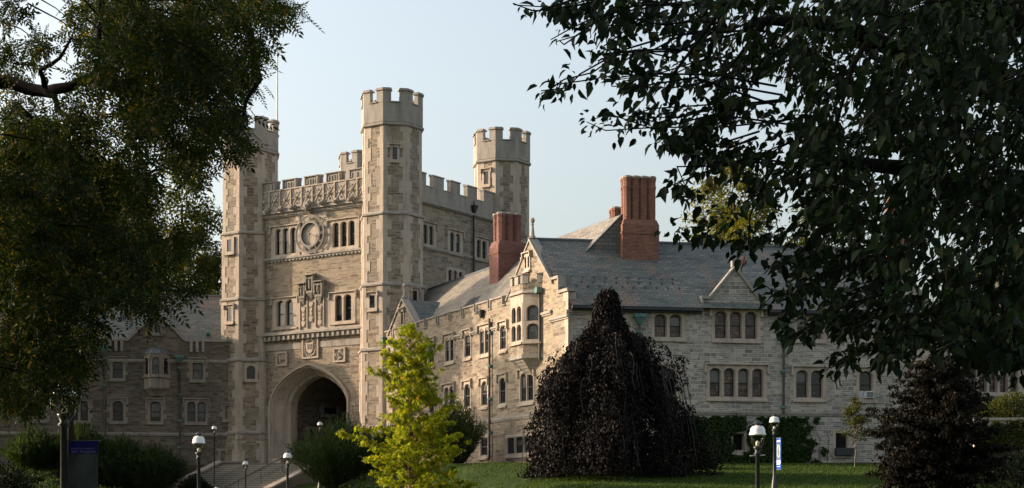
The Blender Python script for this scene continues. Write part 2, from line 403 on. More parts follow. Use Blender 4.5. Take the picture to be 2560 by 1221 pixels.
def window(parent, wl, u0, v0, u1, v1, lights=1, arch=True, hood=True, blind=False, pane=None, rows=1, tabs=True,
           stone=None, jamb=0.15, box=None, label=None, sash=True, back=-0.26, hood_drop=0.5):
    stone = stone or LIME
    ext = (0, 0)                                                 # the jamb seen beside the glass belongs to the opening
    if box is None and not blind:
        if wl is w1: back, ext = -.11, (.24, 0)
        elif wl is tf: back, ext = -.2, (.13, 0)
        elif wl is ts: back, ext = -.14, (0, .16)
    if box: s0, s1, h0, h1 = box
    else:
        s0, _ = wl.at(u0, v0); s1, _ = wl.at(u1, v0); um = (u0 + u1) / 2
        h1 = wl.at(um, v0)[1]; h0 = wl.at(um, v1)[1]; s0 -= ext[0]; s1 += ext[1]
    out = 0.07 if blind else 0.03; bk = 0.008 if blind else back
    head, sill = 0.17, 0.14; mul = 0.14 if lights > 1 else 0
    if ext[0] > .2: mul *= .6; jamb *= .7
    S0, S1, H0, H1 = s0 - jamb, s1 + jamb, h0 - sill, h1 + head
    lw_ = (s1 - s0 - mul * (lights - 1)) / lights
    b = MB(); g = MB(); sm = MB(); P = wl.P
    tr_ = 0.13; rh = (h1 - h0 - tr_ * (rows - 1)) / rows
    def q(a0, a1, c0, c1, o=out): b.face(P(a0, c0, o), P(a1, c0, o), P(a1, c1, o), P(a0, c1, o))
    q(S0, s0, H0, H1); q(s1, S1, H0, H1); q(s0, s1, H0, h0)
    for k in range(1, lights):
        x = s0 + k * lw_ + (k - 1) * mul; q(x, x + mul, h0, H1)
    for k in range(lights):
        x0 = s0 + k * (lw_ + mul); x1 = x0 + lw_
        for r in range(rows):
            y0 = h0 + r * (rh + tr_); y1 = y0 + rh; ytop = H1 if r == rows - 1 else y1 + tr_
            rise = min(lw_ * 0.33, rh * 0.4) if arch else 0
            ap = arch_pts(x0, x1, y1 - rise, rise, 7) if arch else [(x0, y1), (x1, y1)]
            for a_, c_ in zip(ap[:-1], ap[1:]):
                b.face(P(a_[0], a_[1], out), P(c_[0], c_[1], out), P(c_[0], ytop, out), P(a_[0], ytop, out))
            loop = [(x0, y0), (x1, y0)] + list(reversed(ap))
            cx_, cy_ = (x0 + x1) / 2, (y0 + y1) / 2; ins = 0.045 if not blind else 0.015
            inner = [(cx_ + (p[0] - cx_) * (1 - 2 * ins / lw_), cy_ + (p[1] - cy_) * (1 - 2 * ins / rh)) for p in loop]
            for i in range(len(loop)):
                j = (i + 1) % len(loop)
                b.face(P(*loop[i], out), P(*inner[i], bk), P(*inner[j], bk), P(*loop[j], out))
            g.face(*[P(p[0], p[1], bk + 0.012) for p in inner])
            if sash:
                t = 0.035; o0, o1 = bk + 0.014, bk + 0.05
                in2 = [(cx_ + (p[0] - cx_) * (1 - 2 * t / lw_), cy_ + (p[1] - cy_) * (1 - 2 * t / rh)) for p in inner]
                for i in range(len(inner)):
                    j = (i + 1) % len(inner)
                    sm.face(P(*inner[i], o1), P(*inner[j], o1), P(*in2[j], o1), P(*in2[i], o1))
                    sm.face(P(*in2[i], o1), P(*in2[j], o1), P(*in2[j], o0), P(*in2[i], o0))
                if rh > 1.0: sm.box(wl, inner[0][0], inner[1][0], y0 + rh * .47, y0 + rh * .47 + 0.06, o0, o1 + 0.01)
    # outer edge of the surround
    for (a_, c_) in (((S0, H0), (S1, H0)), ((S1, H0), (S1, H1)), ((S1, H1), (S0, H1)), ((S0, H1), (S0, H0))):
        b.face(P(*a_, -0.02), P(*c_, -0.02), P(*c_, out), P(*a_, out))
    b.wedge(wl, S0 - 0.03, S1 + 0.03, H0 - 0.10, H0 + 0.04, 0.0, out + 0.09, 0.05)
    if tabs:
        rr = random.Random(int(S0 * 100) + int(H0 * 10)); y = H0 + 0.02
        k = rr.random() < .5
        while y < H1 - 0.15:
            hh = rr.uniform(0.24, 0.42); hh = min(hh, H1 - y)
            if k:
                b.box(wl, S0 - rr.uniform(.12, .2), S0 - 0.003, y, y + hh, -0.02, out - 0.006)
                b.box(wl, S1 + 0.003, S1 + rr.uniform(.12, .2), y, y + hh, -0.02, out - 0.006)
            y += hh; k = not k
    if hood:
        e = 0.11; t = 0.10; o1 = out + 0.13
        b.wedge(wl, S0 - e, S1 + e, H1 + 0.002, H1 + t, -0.02, o1, 0.04)
        b.box(wl, S0 - e, S0 - e + .09, H1 - hood_drop * .7, H1, -0.02, o1 - .02)
        b.box(wl, S1 + e - .09, S1 + e, H1 - hood_drop * .7, H1, -0.02, o1 - .02)
        b.box(wl, S0 - e - .05, S0 - e + .10, H1 - hood_drop * .7 - .09, H1 - hood_drop * .7, -0.02, o1 + .01)
        b.box(wl, S1 + e - .10, S1 + e + .05, H1 - hood_drop * .7 - .09, H1 - hood_drop * .7, -0.02, o1 + .01)
    o = b.build('window', stone, parent)
    if label: o['label'] = label
    g.build('glass', pane or GLASS, o)
    if sash: sm.build('sash', SASH, o)
    rb = random.Random(int(abs(s0) * 977 + abs(h0) * 331 + abs(wl.O.x) * 57))
    if sash and not blind and rows == 1 and h1 - h0 > .9:
        for k in range(lights):
            if rb.random() < .42:
                x0 = s0 + k * (lw_ + mul) + .07; x1 = x0 + lw_ - .14; f = rb.choice([.25, .4, .5, .5, .75]); y1 = h1 - min(lw_ * .42, (h1 - h0) * .4) * .55
                bl = MB(); bl.box(wl, x0, x1, h1 - (h1 - h0) * f, y1, bk + .013, bk + .02); bl.build('blind', BLIND, o)
    return (S0 + 0.01, S1 - 0.01, H0 + 0.01, H1 - 0.01)

def wall_holes(b, wl, s0, s1, h0, h1, holes, o=0.0):
    holes = [h for h in holes if h]
    ss = sorted({s0, s1} | {min(max(x, s0), s1) for h in holes for x in h[:2]})
    hs = sorted({h0, h1} | {min(max(x, h0), h1) for h in holes for x in h[2:]})
    for i in range(len(ss) - 1):
        j = 0
        while j < len(hs) - 1:
            def inside(jj):
                ms, mh = (ss[i] + ss[i + 1]) / 2, (hs[jj] + hs[jj + 1]) / 2
                return any(h[0] < ms < h[1] and h[2] < mh < h[3] for h in holes)
            if inside(j): j += 1; continue
            k = j
            while k + 1 < len(hs) - 1 and not inside(k + 1): k += 1
            b.face(wl.P(ss[i], hs[j], o), wl.P(ss[i + 1], hs[j], o), wl.P(ss[i + 1], hs[k + 1], o), wl.P(ss[i], hs[k + 1], o))
            j = k + 1

def string_course(b, wl, s0, s1, h, o=0.14, t=0.2):
    b.wedge(wl, s0, s1, h - t * .45, h + t * .55, -0.03, o, t * .35)
    b.box(wl, s0, s1, h - t * .45 - 0.09, h - t * .45 - 0.001, -0.03, o * .55)

def SCO(parent, wl, s0, s1, h, o=0.14, t=0.2, mat=None):
    b = MB(); string_course(b, wl, s0, s1, h, o, t); return b.build('string_course', mat or LIME_G, parent)

def quoins(b, wl, s, side, h0, h1, seed, a=0.3, c_=0.52, o=0.022):
    """vertical stack of long and short dressed stones on a wall edge at s, extending side (+1 right, -1 left)"""
    rr = random.Random(seed); y = h0; k = 0
    while y < h1 - 0.05:
        hh = min(rr.uniform(0.38, 0.85), h1 - y); L = (a if k % 2 else c_) * rr.uniform(.88, 1.12)
        b.box(wl, min(s, s + side * L), max(s, s + side * L), y, y + hh - 0.004, -0.03, o)
        y += hh; k += 1

# ---------------------------------------------------------------- octagon turret
ANG0 = math.atan2(N1.y, N1.x)
def octp(c, wd, z, dz=None):
    r = wd / 2 / math.cos(math.pi / 8)
    return [Vector((c.x + r * math.cos(ANG0 + math.pi / 8 + k * math.pi / 4), c.y + r * math.sin(ANG0 + math.pi / 8 + k * math.pi / 4), z)) for k in range(8)]
def face_wall(c, wd, k):                                        # k = 0: the face whose normal is N1; +1 turns counter-clockwise
    a = ANG0 + k * math.pi / 4; n = Vector((math.cos(a), math.sin(a), 0)); d = Vector((-n.y, n.x, 0))
    o = c + n * (wd / 2) - d * (wd * 0.4142 / 2)
    return Wall((o.x, o.y), (d.x, d.y))                          # s from 0 to side length
LEV = [(2.4, 5.5, 4.55), (5.5, 6.0, 4.4), (6.0, 11.25, 4.3), (11.25, 15.65, 4.15), (15.65, 20.45, 4.02), (20.45, 26.5, 3.88)]
def turret(parent, c, seed, skip_low=0):
    b = MB()
    for z0, z1, wd in LEV:
        b.prism(octp(c, wd, z0), octp(c, wd, z1), True, True)
    b.prism(octp(c, 3.0, 26.4), octp(c, 3.0, 27.6))
    t = b.build('turret', STONE, parent)
    q = MB(); rr = random.Random(seed)
    for li, (z0, z1, wd) in enumerate(LEV):
        side = wd * 0.41421
        for k in range(8):
            wl = face_wall(c, wd, k); wr = face_wall(c, wd, (k + 1) % 8)   # shared edge: right end of k, left end of k+1
            y = z0 + 0.02; j = rr.randint(0, 1)
            while y < z1 - 0.12:
                hh = min(rr.uniform(0.42, 0.95), z1 - 0.1 - y)
                if hh < 0.1: break
                L = (0.30 if j % 2 else 0.53) * rr.uniform(.9, 1.12); o = 0.024; ee = o * 0.4142
                L2 = (0.30 if j % 2 else 0.53) * rr.uniform(.9, 1.12)
                A = [wl.P(side - L, y, -.01), wl.P(side - L, y, o), wl.P(side + ee, y, o), wr.P(L2, y, o), wr.P(L2, y, -.01)]
                B = [Vector((p.x, p.y, y + hh - .004)) for p in A]
                q.prism(A, B); y += hh; j += 1
    q.build('quoins', LIME, t)
    sc = MB()
    for z, wd, e in ((6.0, 4.4, .18), (11.25, 4.3, .24), (15.65, 4.15, .24), (20.45, 4.02, .24), (26.5, 3.95, .26)):
        sc.prism(octp(c, wd, z - .16), octp(c, wd + e, z - .08)); sc.prism(octp(c, wd + e, z - .079), octp(c, wd + e, z + .03))
        sc.prism(octp(c, wd + e, z + .031), octp(c, wd - .1, z + .15))
    sc.build('string_course', LIME_G, t)
    # battlement: plain drum, merlons on the corners, coping
    bt = MB(); z1 = 27.92; wd = 4.06
    outer, inner = octp(c, wd, 26.62), octp(c, wd - .66, 26.62)
    for k in range(8):
        k2 = (k + 1) % 8
        up = lambda p, z: Vector((p.x, p.y, z))
        bt.face(outer[k], outer[k2], up(outer[k2], z1), up(outer[k], z1)); bt.face(up(outer[k], z1), up(outer[k2], z1), up(inner[k2], z1), up(inner[k], z1))
        bt.face(inner[k2], inner[k], up(inner[k], z1), up(inner[k2], z1))
    def corner(k, wo, wi, L, z0, z1_):
        O = octp(c, wo, z0); I = octp(c, wi, z0)
        pv = (O[(k - 1) % 8] - O[k]).normalized(); nx_ = (O[(k + 1) % 8] - O[k]).normalized()
        A = [O[k] + pv * L, O[k], O[k] + nx_ * L, I[k] + nx_ * (L - .12), I[k], I[k] + pv * (L - .12)]
        bt.prism(list(reversed(A)) if False else A, [Vector((p.x, p.y, z1_)) for p in A])
    for k in range(8):
        corner(k, wd, wd - .6, .56, z1 - .02, 28.72)
        corner(k, wd + .16, wd - .76, .64, 28.721, 28.82)
        corner(k, wd + .05, wd - .66, .58, 28.822, 28.9)
    for k in range(8):                                          # sloped coping in each crenel
        wl = face_wall(c, wd, k); sd = wd * .4142
        bt.wedge(wl, .52, sd - .52, z1 + .001, z1 + .13, -.42, .08, .06)
    bt.build('battlement', LIME_G, t)
    return t

# ================================================================ CLOCK TOWER
tower = thing('clock_tower', 'tall square stone gate tower with four battlemented turrets, clock and pointed archway', 'tower')
def hf(u, v): return tf.at(u, v)[1]
holes = []
GL_T = GLASS
holes.append(window(tower, tf, 692, 571, 741, 635.5, 3, jamb=.38, pane=GLASS, tabs=False))
holes.append(window(tower, tf, 835, 554, 887, 616.5, 3, jamb=.38, pane=GLASS, tabs=False))
holes.append(window(tower, tf, 695, 751, 733, 816, 2, jamb=.38, pane=GLASS_L, tabs=False))
holes.append(window(tower, tf, 840, 737, 878.5, 802.5, 2, jamb=.38, pane=GLASS, tabs=False))
# archway
sL, _ = tf.at(675, 1012); sR, _ = tf.at(874, 1000); sc0 = (sL + sR) / 2; HW = (sR - sL) / 2
hsp = tf.at(675, 1014)[1]; hap = tf.at(778, 909)[1]
ZB = 2.6
def tudor(hw, hs, rise, n=14):
    pts = []
    for k in range(n + 1):
        x = -math.cos(math.pi * k / n); ax = abs(x)
        y = rise * ((1 - ax ** 2.3) ** 0.58) * 0.74 + rise * 0.26 * (1 - ax)
        pts.append((x * hw, hs + y))
    return pts
R0 = hap - hsp
prof = [(HW, R0, .16), (HW - .12, R0 - .1, .16), (HW - .15, R0 - .12, .02), (HW - .24, R0 - .18, .0), (HW - .28, R0 - .21, -.12), (HW - .36, R0 - .27, -.10),
        (HW - .42, R0 - .31, -.22), (HW - .78, R0 - .56, -.75), (HW - .84, R0 - .60, -.70), (HW - .92, R0 - .66, -.86), (HW - 1.1, R0 - .78, -1.0), (HW - 1.1, R0 - .78, -1.7)]
ar = MB(); loops = []
for hw, rise, o in prof:
    pts = [(-hw, ZB)] + tudor(hw, hsp, rise) + [(hw, ZB)]
    loops.append([tf.P(sc0 + x, h, o) for x, h in pts])
for A, B in zip(loops[:-1], loops[1:]):
    for k in range(len(A) - 1): ar.face(A[k], B[k], B[k + 1], A[k + 1])
po = loops[0]; pts0 = [(-HW, ZB)] + tudor(HW, hsp, R0) + [(HW, ZB)]
for k in range(1, len(po) - 2):                                 # outer edge of the hood (arched part only)
    ar.face(tf.P(sc0 + pts0[k][0], pts0[k][1], -.02), tf.P(sc0 + pts0[k][0], pts0[k][1], .16), tf.P(sc0 + pts0[k + 1][0], pts0[k + 1][1], .16), tf.P(sc0 + pts0[k + 1][0], pts0[k + 1][1], -.02))
for sg in (-1, 1):                                              # long-and-short stones beside the jambs, moulded foot
    rr = random.Random(5 + sg); y = ZB; k = 0
    while y < hsp - .1:
        hh = min(rr.uniform(.5, .95), hsp - y); L = .5 if k % 2 else .22
        a0, a1 = sc0 + sg * (HW - .002), sc0 + sg * (HW + L)
        ar.box(tf, min(a0, a1), max(a0, a1), y, y + hh - .01, -.03, .03); y += hh; k += 1
    a0, a1 = sc0 + sg * (HW - 1.12), sc0 + sg * (HW + .08)
    ar.box(tf, min(a0, a1) , max(a0, a1), ZB, 4.15, -1.3, .10)
    a0, a1 = sc0 + sg * (HW - .14), sc0 + sg * (HW + .0)
    ar.box(tf, min(a0, a1), max(a0, a1), 4.1, hsp + .02, -.03, .035)
ar.build('arch_surround', LIME, tower)
# tunnel behind
tn = MB(); hw, rise = HW - 1.1, R0 - .78
hw2, rise2 = hw + .25, rise + .2
ptsn = [(-hw2, ZB)] + tudor(hw2, hsp, rise2) + [(hw2, ZB)]
ptsi = [(-hw, ZB)] + tudor(hw, hsp, rise) + [(hw, ZB)]
for k in range(len(ptsn) - 1):
    a, c_ = ptsn[k], ptsn[k + 1]
    tn.face(tf.P(sc0 + a[0], a[1], -1.7), tf.P(sc0 + a[0], a[1], -11.5), tf.P(sc0 + c_[0], c_[1], -11.5), tf.P(sc0 + c_[0], c_[1], -1.7))
    a2, c2 = ptsi[k], ptsi[k + 1]
    tn.face(tf.P(sc0 + a2[0], a2[1], -1.7), tf.P(sc0 + a[0], a[1], -1.7), tf.P(sc0 + c_[0], c_[1], -1.7), tf.P(sc0 + c2[0], c2[1], -1.7))
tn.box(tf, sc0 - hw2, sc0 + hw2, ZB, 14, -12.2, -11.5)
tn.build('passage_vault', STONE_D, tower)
pw = Wall(tuple(tf.P(sc0 - hw2, 0, -1.7).xy), tuple((-N1).xy))   # left wall of the passage
window(tower, pw, 0, 0, 0, 0, 1, box=(1.6, 2.1, 5.0, 6.4), arch=False, hood=False, blind=True, jamb=.25, stone=LIME_G)
window(tower, pw, 0, 0, 0, 0, 1, box=(3.2, 4.6, 7.6, 9.9), arch=True, hood=False, blind=True, jamb=.3, stone=LIME_G)
# front wall, with the arch cut column by column
b = MB(); T0, T1 = .3, 13.0; HTOP = hf(780, 518)
arL, arR = sc0 - HW, sc0 + HW
sp = [h for h in holes]
wall_holes(b, tf, T0, arL, 2.4, HTOP, sp); wall_holes(b, tf, arR, T1, 2.4, HTOP, sp)
wall_holes(b, tf, arL, arR, hap + .02, HTOP, sp)
td = tudor(HW, hsp, R0, 14)
for a, c_ in zip(td[:-1], td[1:]):
    b.face(tf.P(sc0 + a[0], a[1]), tf.P(sc0 + c_[0], c_[1]), tf.P(sc0 + c_[0], hap + .02), tf.P(sc0 + a[0], hap + .02))
# the other sides
sh = []
sh.append(window(tower, ts, 1057, 563, 1080, 611, 2, jamb=.3, pane=GLASS, tabs=False))
sh.append(window(tower, ts, 1124, 583, 1147, 630, 2, jamb=.3, pane=GLASS, tabs=False))
sh.append(window(tower, ts, 1191, 601, 1213, 646, 2, jamb=.3, pane=GLASS, tabs=False))
sh.append(window(tower, ts, 1120, 677, 1153, 718, 3, jamb=.25, pane=GLASS, tabs=False, hood=False))
HS0 = ts.at(1056, 503)[1]
wall_holes(b, ts, .3, 13.0, 2.4, HS0, sh)
bk = Wall(tuple((TC - N1 * .6).xy), tuple((-D1).xy)); lf = Wall(tuple((TD - D1 * .6).xy), tuple(N1.xy))
for wl in (bk, lf): wall_holes(b, wl, .3, 13.0, 2.4, HS0, [])
b.build('wall', STONE, tower)
# limestone fields around clock and windows on the front
fl = MB(); fl.box(tf, tf.at(745, 1)[0], tf.at(822, 1)[0], hf(783, 640), hf(783, 533), -.02, .028); fl.build('dressed_stone_field', LIME, tower); fl = MB()
fl.box(tf, tf.at(737, 1)[0], tf.at(838, 1)[0], hf(783, 829), hf(783, 748), -.02, .028)
fl.build('dressed_stone_field', LIME, tower)
# string courses on front and side
hA = hf(660, 651.5); sc = MB(); string_course(sc, tf, 1.6, 11.8, hA, .16, .2)
hB = hf(660, 842); hI = hf(783, 866); k = 1.75
while k < 11.7:
    sc.box(tf, k, k + .13, hA - .28, hA - .19, -.02, .13); k += .34
sc.build('string_course', LIME_G, tower); sc = MB()
hB = hf(660, 842); sc.wedge(tf, 1.6, 11.8, hB - .05, hB + .28, -.02, .42, .2); sc.box(tf, 1.6, 11.8, hB - .42, hB - .052, -.02, .22)
sc.box(tf, 1.6, tf.at(756, 1)[0], hI - .12, hI + .3, -.02, .05); sc.box(tf, tf.at(798, 1)[0], 11.8, hI - .12, hI + .3, -.02, .05)
k = 1.75
while k < 11.7:
    sc.box(tf, k, k + .2, hB - .40, hB - .12, .219, .33); k += .46
sc.build('cornice', LIME_G, tower)
sc = MB(); hS = hf(660, 533); string_course(sc, tf, 1.6, 11.8, hS - .12, .34, .26); string_course(sc, tf, 1.6, 11.8, hS - .34, .18, .2)
sc.build('string_course', LIME_G, tower)
SCO(tower, ts, 1.4, 12, HS0, .22, .24); SCO(tower, ts, 1.4, 12, ts.at(1100, 625)[1], .14, .2)
for wl in (bk, lf): SCO(tower, wl, 1.4, 12, HS0, .2, .24)
# front parapet with carved panels and open merlons
pp = MB(); hc = hf(703, 476) ; ht = hf(752, 442)
pp.box(tf, 1.4, 12, hS - .12, hc, -.45, .10)
mer = [(662, 689), (709.6, 742.5), (764, 797), (818, 852), (875, 912)]
ms = [(tf.at(a, 1)[0], tf.at(c_, 1)[0]) for a, c_ in mer]; ms[0] = (1.5, ms[0][1]); ms[-1] = (ms[-1][0], 12)
for a, c_ in ms:
    pp.box(tf, a + .1, c_ - .1, hc, ht - .14, -.42, .08)
    pp.wedge(tf, a - .02, c_ + .02, ht - .14, ht + .04, -.52, .2, .12)
    pp.box(tf, a, a + .1, hc + .001, ht - .141, -.48, .16); pp.box(tf, c_ - .1, c_, hc + .001, ht - .141, -.48, .16)
    nn = 3; ww = (c_ - a - .5) / nn
    for j in range(nn + 1): pp.box(tf, a + .25 + j * ww - .03, a + .25 + j * ww + .03, hc + .1, ht - .3, .08, .13)
for (a, c_), (a2, _) in zip(ms[:-1], ms[1:]): pp.wedge(tf, c_ + .02, a2 - .02, hc, hc + .13, -.5, .18, .1)
pp.build('parapet', LIME_G, tower)
cv = MB(); n = 10; step = (11.85 - 1.6) / n; z0, z1 = hS + .02, hc - .06
cv.box(tf, 1.6, 11.85, z1, z1 + .07, .10, .17)
for k in range(n):
    a = 1.6 + k * step; c_ = a + step; cx_ = (a + c_) / 2; cz = (z0 + z1) / 2
    cv.box(tf, a - .045, a + .045, z0, z1, .10, .2); cv.box(tf, a + .045, c_ - .045, z0, z0 + .07, .10, .17)
    for (p, q) in (((a + .06, z0 + .04), (c_ - .06, z1 - .04)), ((a + .06, z1 - .04), (c_ - .06, z0 + .04))):
        cv.tube([tf.P(p[0], p[1], .12), tf.P(q[0], q[1], .11)], .032, 5)
    cv.blob(tf.P(cx_, cz, .15), .15, k, 1, .3)
    for dx, dz in ((.3, 0), (-.3, 0), (0, .36), (0, -.36)): cv.blob(tf.P(cx_ + dx, cz + dz, .11), .085, k + dx, 1, .3)
cv.build('carved_parapet_panels', LIME, tower)
for i, (u, v, s) in enumerate([(677, 531, .8), (711, 526, .8), (743, 521, .8), (816, 510, .8), (851, 505, .8), (889, 500, .9), (780, 518, 1.25)]):
    t_, h_ = tf.at(u, v); g = MB()
    g.blob(tf.P(t_, h_ + .02, .36), .26 * s, i, 2, .5, (1, 1, 1.1)); g.blob(tf.P(t_ - .05, h_ - .1 * s, .62), .17 * s, i + 9, 2, .5)
    g.blob(tf.P(t_ + .13 * s, h_ + .12, .45), .13 * s, i + 5, 1, .4); g.blob(tf.P(t_ - .15 * s, h_ + .05, .4), .12 * s, i + 3, 1, .4)
    g.tube([tf.P(t_, h_ - .15 * s, .2), tf.P(t_, h_ - .42 * s, .18)], [.16 * s, .07 * s], 6)
    if s > 1: g.box(tf, t_ - .3, t_ - .02, h_ - .25, h_ + .3, .2, .62)
    g.build('gargoyle', LIME_D, tower)
# side, back and left parapets: plain merlons
def plain_parapet(wl, h0, hc_, ht_, mm):
    p = MB(); p.box(wl, 1.3, 12.1, h0, hc_, -.3, .06)
    for a, c_ in mm:
        p.box(wl, a, c_, hc_, ht_ - .12, -.28, .05); p.wedge(wl, a - .04, c_ + .04, ht_ - .12, ht_ + .04, -.34, .10, .08)
    for (a, c_), (a2, _) in zip(mm[:-1], mm[1:]): p.wedge(wl, c_ + .045, a2 - .045, hc_ + .001, hc_ + .12, -.34, .10, .08)
    p.build('parapet', LIME_G, tower)
hts = ts.at(1073, 434)[1]
us = [(1050, 1064), (1082, 1108.5), (1125.5, 1149), (1167, 1192), (1208, 1232)]
mm = [(ts.at(a, 1)[0], ts.at(c_, 1)[0]) for a, c_ in us]; mm[0] = (1.4, mm[0][1]); mm[-1] = (mm[-1][0], 12.0)
plain_parapet(ts, HS0 + .05, hts - .95, hts, mm)
plain_parapet(bk, HS0 + .05, hts - .95, hts, mm); plain_parapet(lf, HS0 + .05, hts - .95, hts, mm)
rf = MB(); rf.prism([tf.P(1, HS0, -.5), ts.P(1, HS0, -.5), bk.P(1, HS0, -.5), lf.P(1, HS0, -.5)], [tf.P(1, HS0 + .2, -.5), ts.P(1, HS0 + .2, -.5), bk.P(1, HS0 + .2, -.5), lf.P(1, HS0 + .2, -.5)])
rf.build('flat_roof', LEAD, tower)
for i, c_ in enumerate((TA, TB, TC, TD)): turret(tower, c_, i + 3)
# turret windows
fa = face_wall(TA, 4.02, 0)
window(tower, face_wall(TA, 4.15, 0), 0, 0, 0, 0, 1, box=(.62, 1.08, 19.1, 20.0), arch=False, hood=False, blind=True, jamb=.22, tabs=False)
def tw(c_, wd, k, s0, s1, v0, v1, **kw):
    wl = face_wall(c_, wd, k); um = CX + F * wl.P((s0 + s1) / 2, 0).x / wl.P((s0 + s1) / 2, 0).y
    window(tower, wl, 0, 0, 0, 0, 1, box=(s0, s1, wl.at(um, v1)[1], wl.at(um, v0)[1]), blind=True, jamb=.18, tabs=False, **kw)
tw(TA, 4.15, 0, .60, 1.08, 770, 804, arch=False, hood=True, hood_drop=.25)
tw(TA, 4.3, 1, .6, 1.2, 915, 948, arch=True, hood=False)
tw(TB, 3.88, 1, .62, .92, 369, 399, arch=False, hood=True, hood_drop=.2)
tw(TB, 4.15, 0, .62, 1.1, 738, 771, arch=False, hood=True, hood_drop=.25)
tw(TB, 4.15, 2, .45, .9, 727, 752, arch=False, hood=True, hood_drop=.25)
tw(TC, 3.88, 0, .58, .98, 429, 461, arch=False, hood=True, hood_drop=.25)
# clock
ct, chh = tf.at(780, 587)
def ring(b, r0, r1, o0, o1, n=48):
    P = lambda r, q, o: tf.P(ct + r * math.cos(q), chh + r * math.sin(q), o)
    for k in range(n):
        a, c_ = 2 * math.pi * k / n, 2 * math.pi * (k + 1) / n
        b.face(P(r0, a, o1), P(r1, a, o1), P(r1, c_, o1), P(r0, c_, o1)); b.face(P(r1, a, o0), P(r1, c_, o0), P(r1, c_, o1), P(r1, a, o1))
        b.face(P(r0, c_, o0), P(r0, a, o0), P(r0, a, o1), P(r0, c_, o1)); b.face(P(r0, c_, o0), P(r1, c_, o0), P(r1, a, o0), P(r0, a, o0))
ck = MB(); RC = 1.36
ck.prism([tf.P(ct + .84 * math.cos(q * math.pi / 20), chh + .84 * math.sin(q * math.pi / 20), .02) for q in range(40)],
         [tf.P(ct + .84 * math.cos(q * math.pi / 20), chh + .84 * math.sin(q * math.pi / 20), .05) for q in range(40)])
clock = ck.build('clock_face', LIME, tower)
ck = MB(); ring(ck, .80, .90, .03, .26); ring(ck, .92, .96, .2, .25)
ring(ck, RC - .06, RC, .2, .27); ring(ck, RC - .14, RC - .11, .2, .25)
ck.build('dial_ring', DIAL, clock)
ck = MB()
NUM = ['XII', 'I', 'II', 'III', 'IV', 'V', 'VI', 'VII', 'VIII', 'IX', 'X', 'XI']
def bar(b, x0, y0, x1, y1, t=.022, o0=.2, o1=.24):
    dx, dy = x1 - x0, y1 - y0; L = math.hypot(dx, dy); px, py = -dy / L * t, dx / L * t
    q = [(x0 + px, y0 + py), (x0 - px, y0 - py), (x1 - px, y1 - py), (x1 + px, y1 + py)]
    b.prism([tf.P(ct + x, chh + y, o0) for x, y in q], [tf.P(ct + x, chh + y, o1) for x, y in q])
for i, s in enumerate(NUM):
    q = math.pi / 2 - i * math.pi / 6; er = (math.cos(q), math.sin(q)); et = (math.sin(q), -math.cos(q))
    wd = {'I': .055, 'V': .12, 'X': .12}; tot = sum(wd[ch] for ch in s); x = -tot / 2
    for ch in s:
        def pt(a, r): return (er[0] * r + et[0] * a, er[1] * r + et[1] * a)
        r0, r1 = .97, RC - .14; x1 = x + wd[ch]
        if ch == 'I': bar(ck, *pt((x + x1) / 2, r0), *pt((x + x1) / 2, r1), .014)
        elif ch == 'V': bar(ck, *pt(x, r1), *pt((x + x1) / 2, r0), .014); bar(ck, *pt(x1, r1), *pt((x + x1) / 2, r0), .014)
        else: bar(ck, *pt(x, r1), *pt(x1, r0), .014); bar(ck, *pt(x1, r1), *pt(x, r0), .014)
        x = x1
for k in range(60):
    q = k * math.pi / 30; bar(ck, (RC - .11) * math.cos(q), (RC - .11) * math.sin(q), (RC - .05) * math.cos(q), (RC - .05) * math.sin(q), .008)
ck.build('numerals', DIAL, clock)
ck = MB(); q = R(90 - 108); bar(ck, -.2 * math.cos(q), -.2 * math.sin(q), .78 * math.cos(q), .78 * math.sin(q), .028, .27, .31); ck.build('minute_hand', IRON, clock)
ck = MB(); q = R(90 - 189); bar(ck, -.12 * math.cos(q), -.12 * math.sin(q), .5 * math.cos(q), .5 * math.sin(q), .04, .22, .26); ck.blob(tf.P(ct, chh, .25), .09, 1, 1, .1); ck.build('hour_hand', IRON, clock)
ck = MB()
for sx in (-1, 1):
    for sy in (-1, 1):
        ck.box(tf, ct + sx * 1.28 - .18, ct + sx * 1.28 + .18, chh + sy * 1.28 - .18, chh + sy * 1.28 + .18, .028, .09); ck.build('spandrel', LIME, clock); ck = MB()
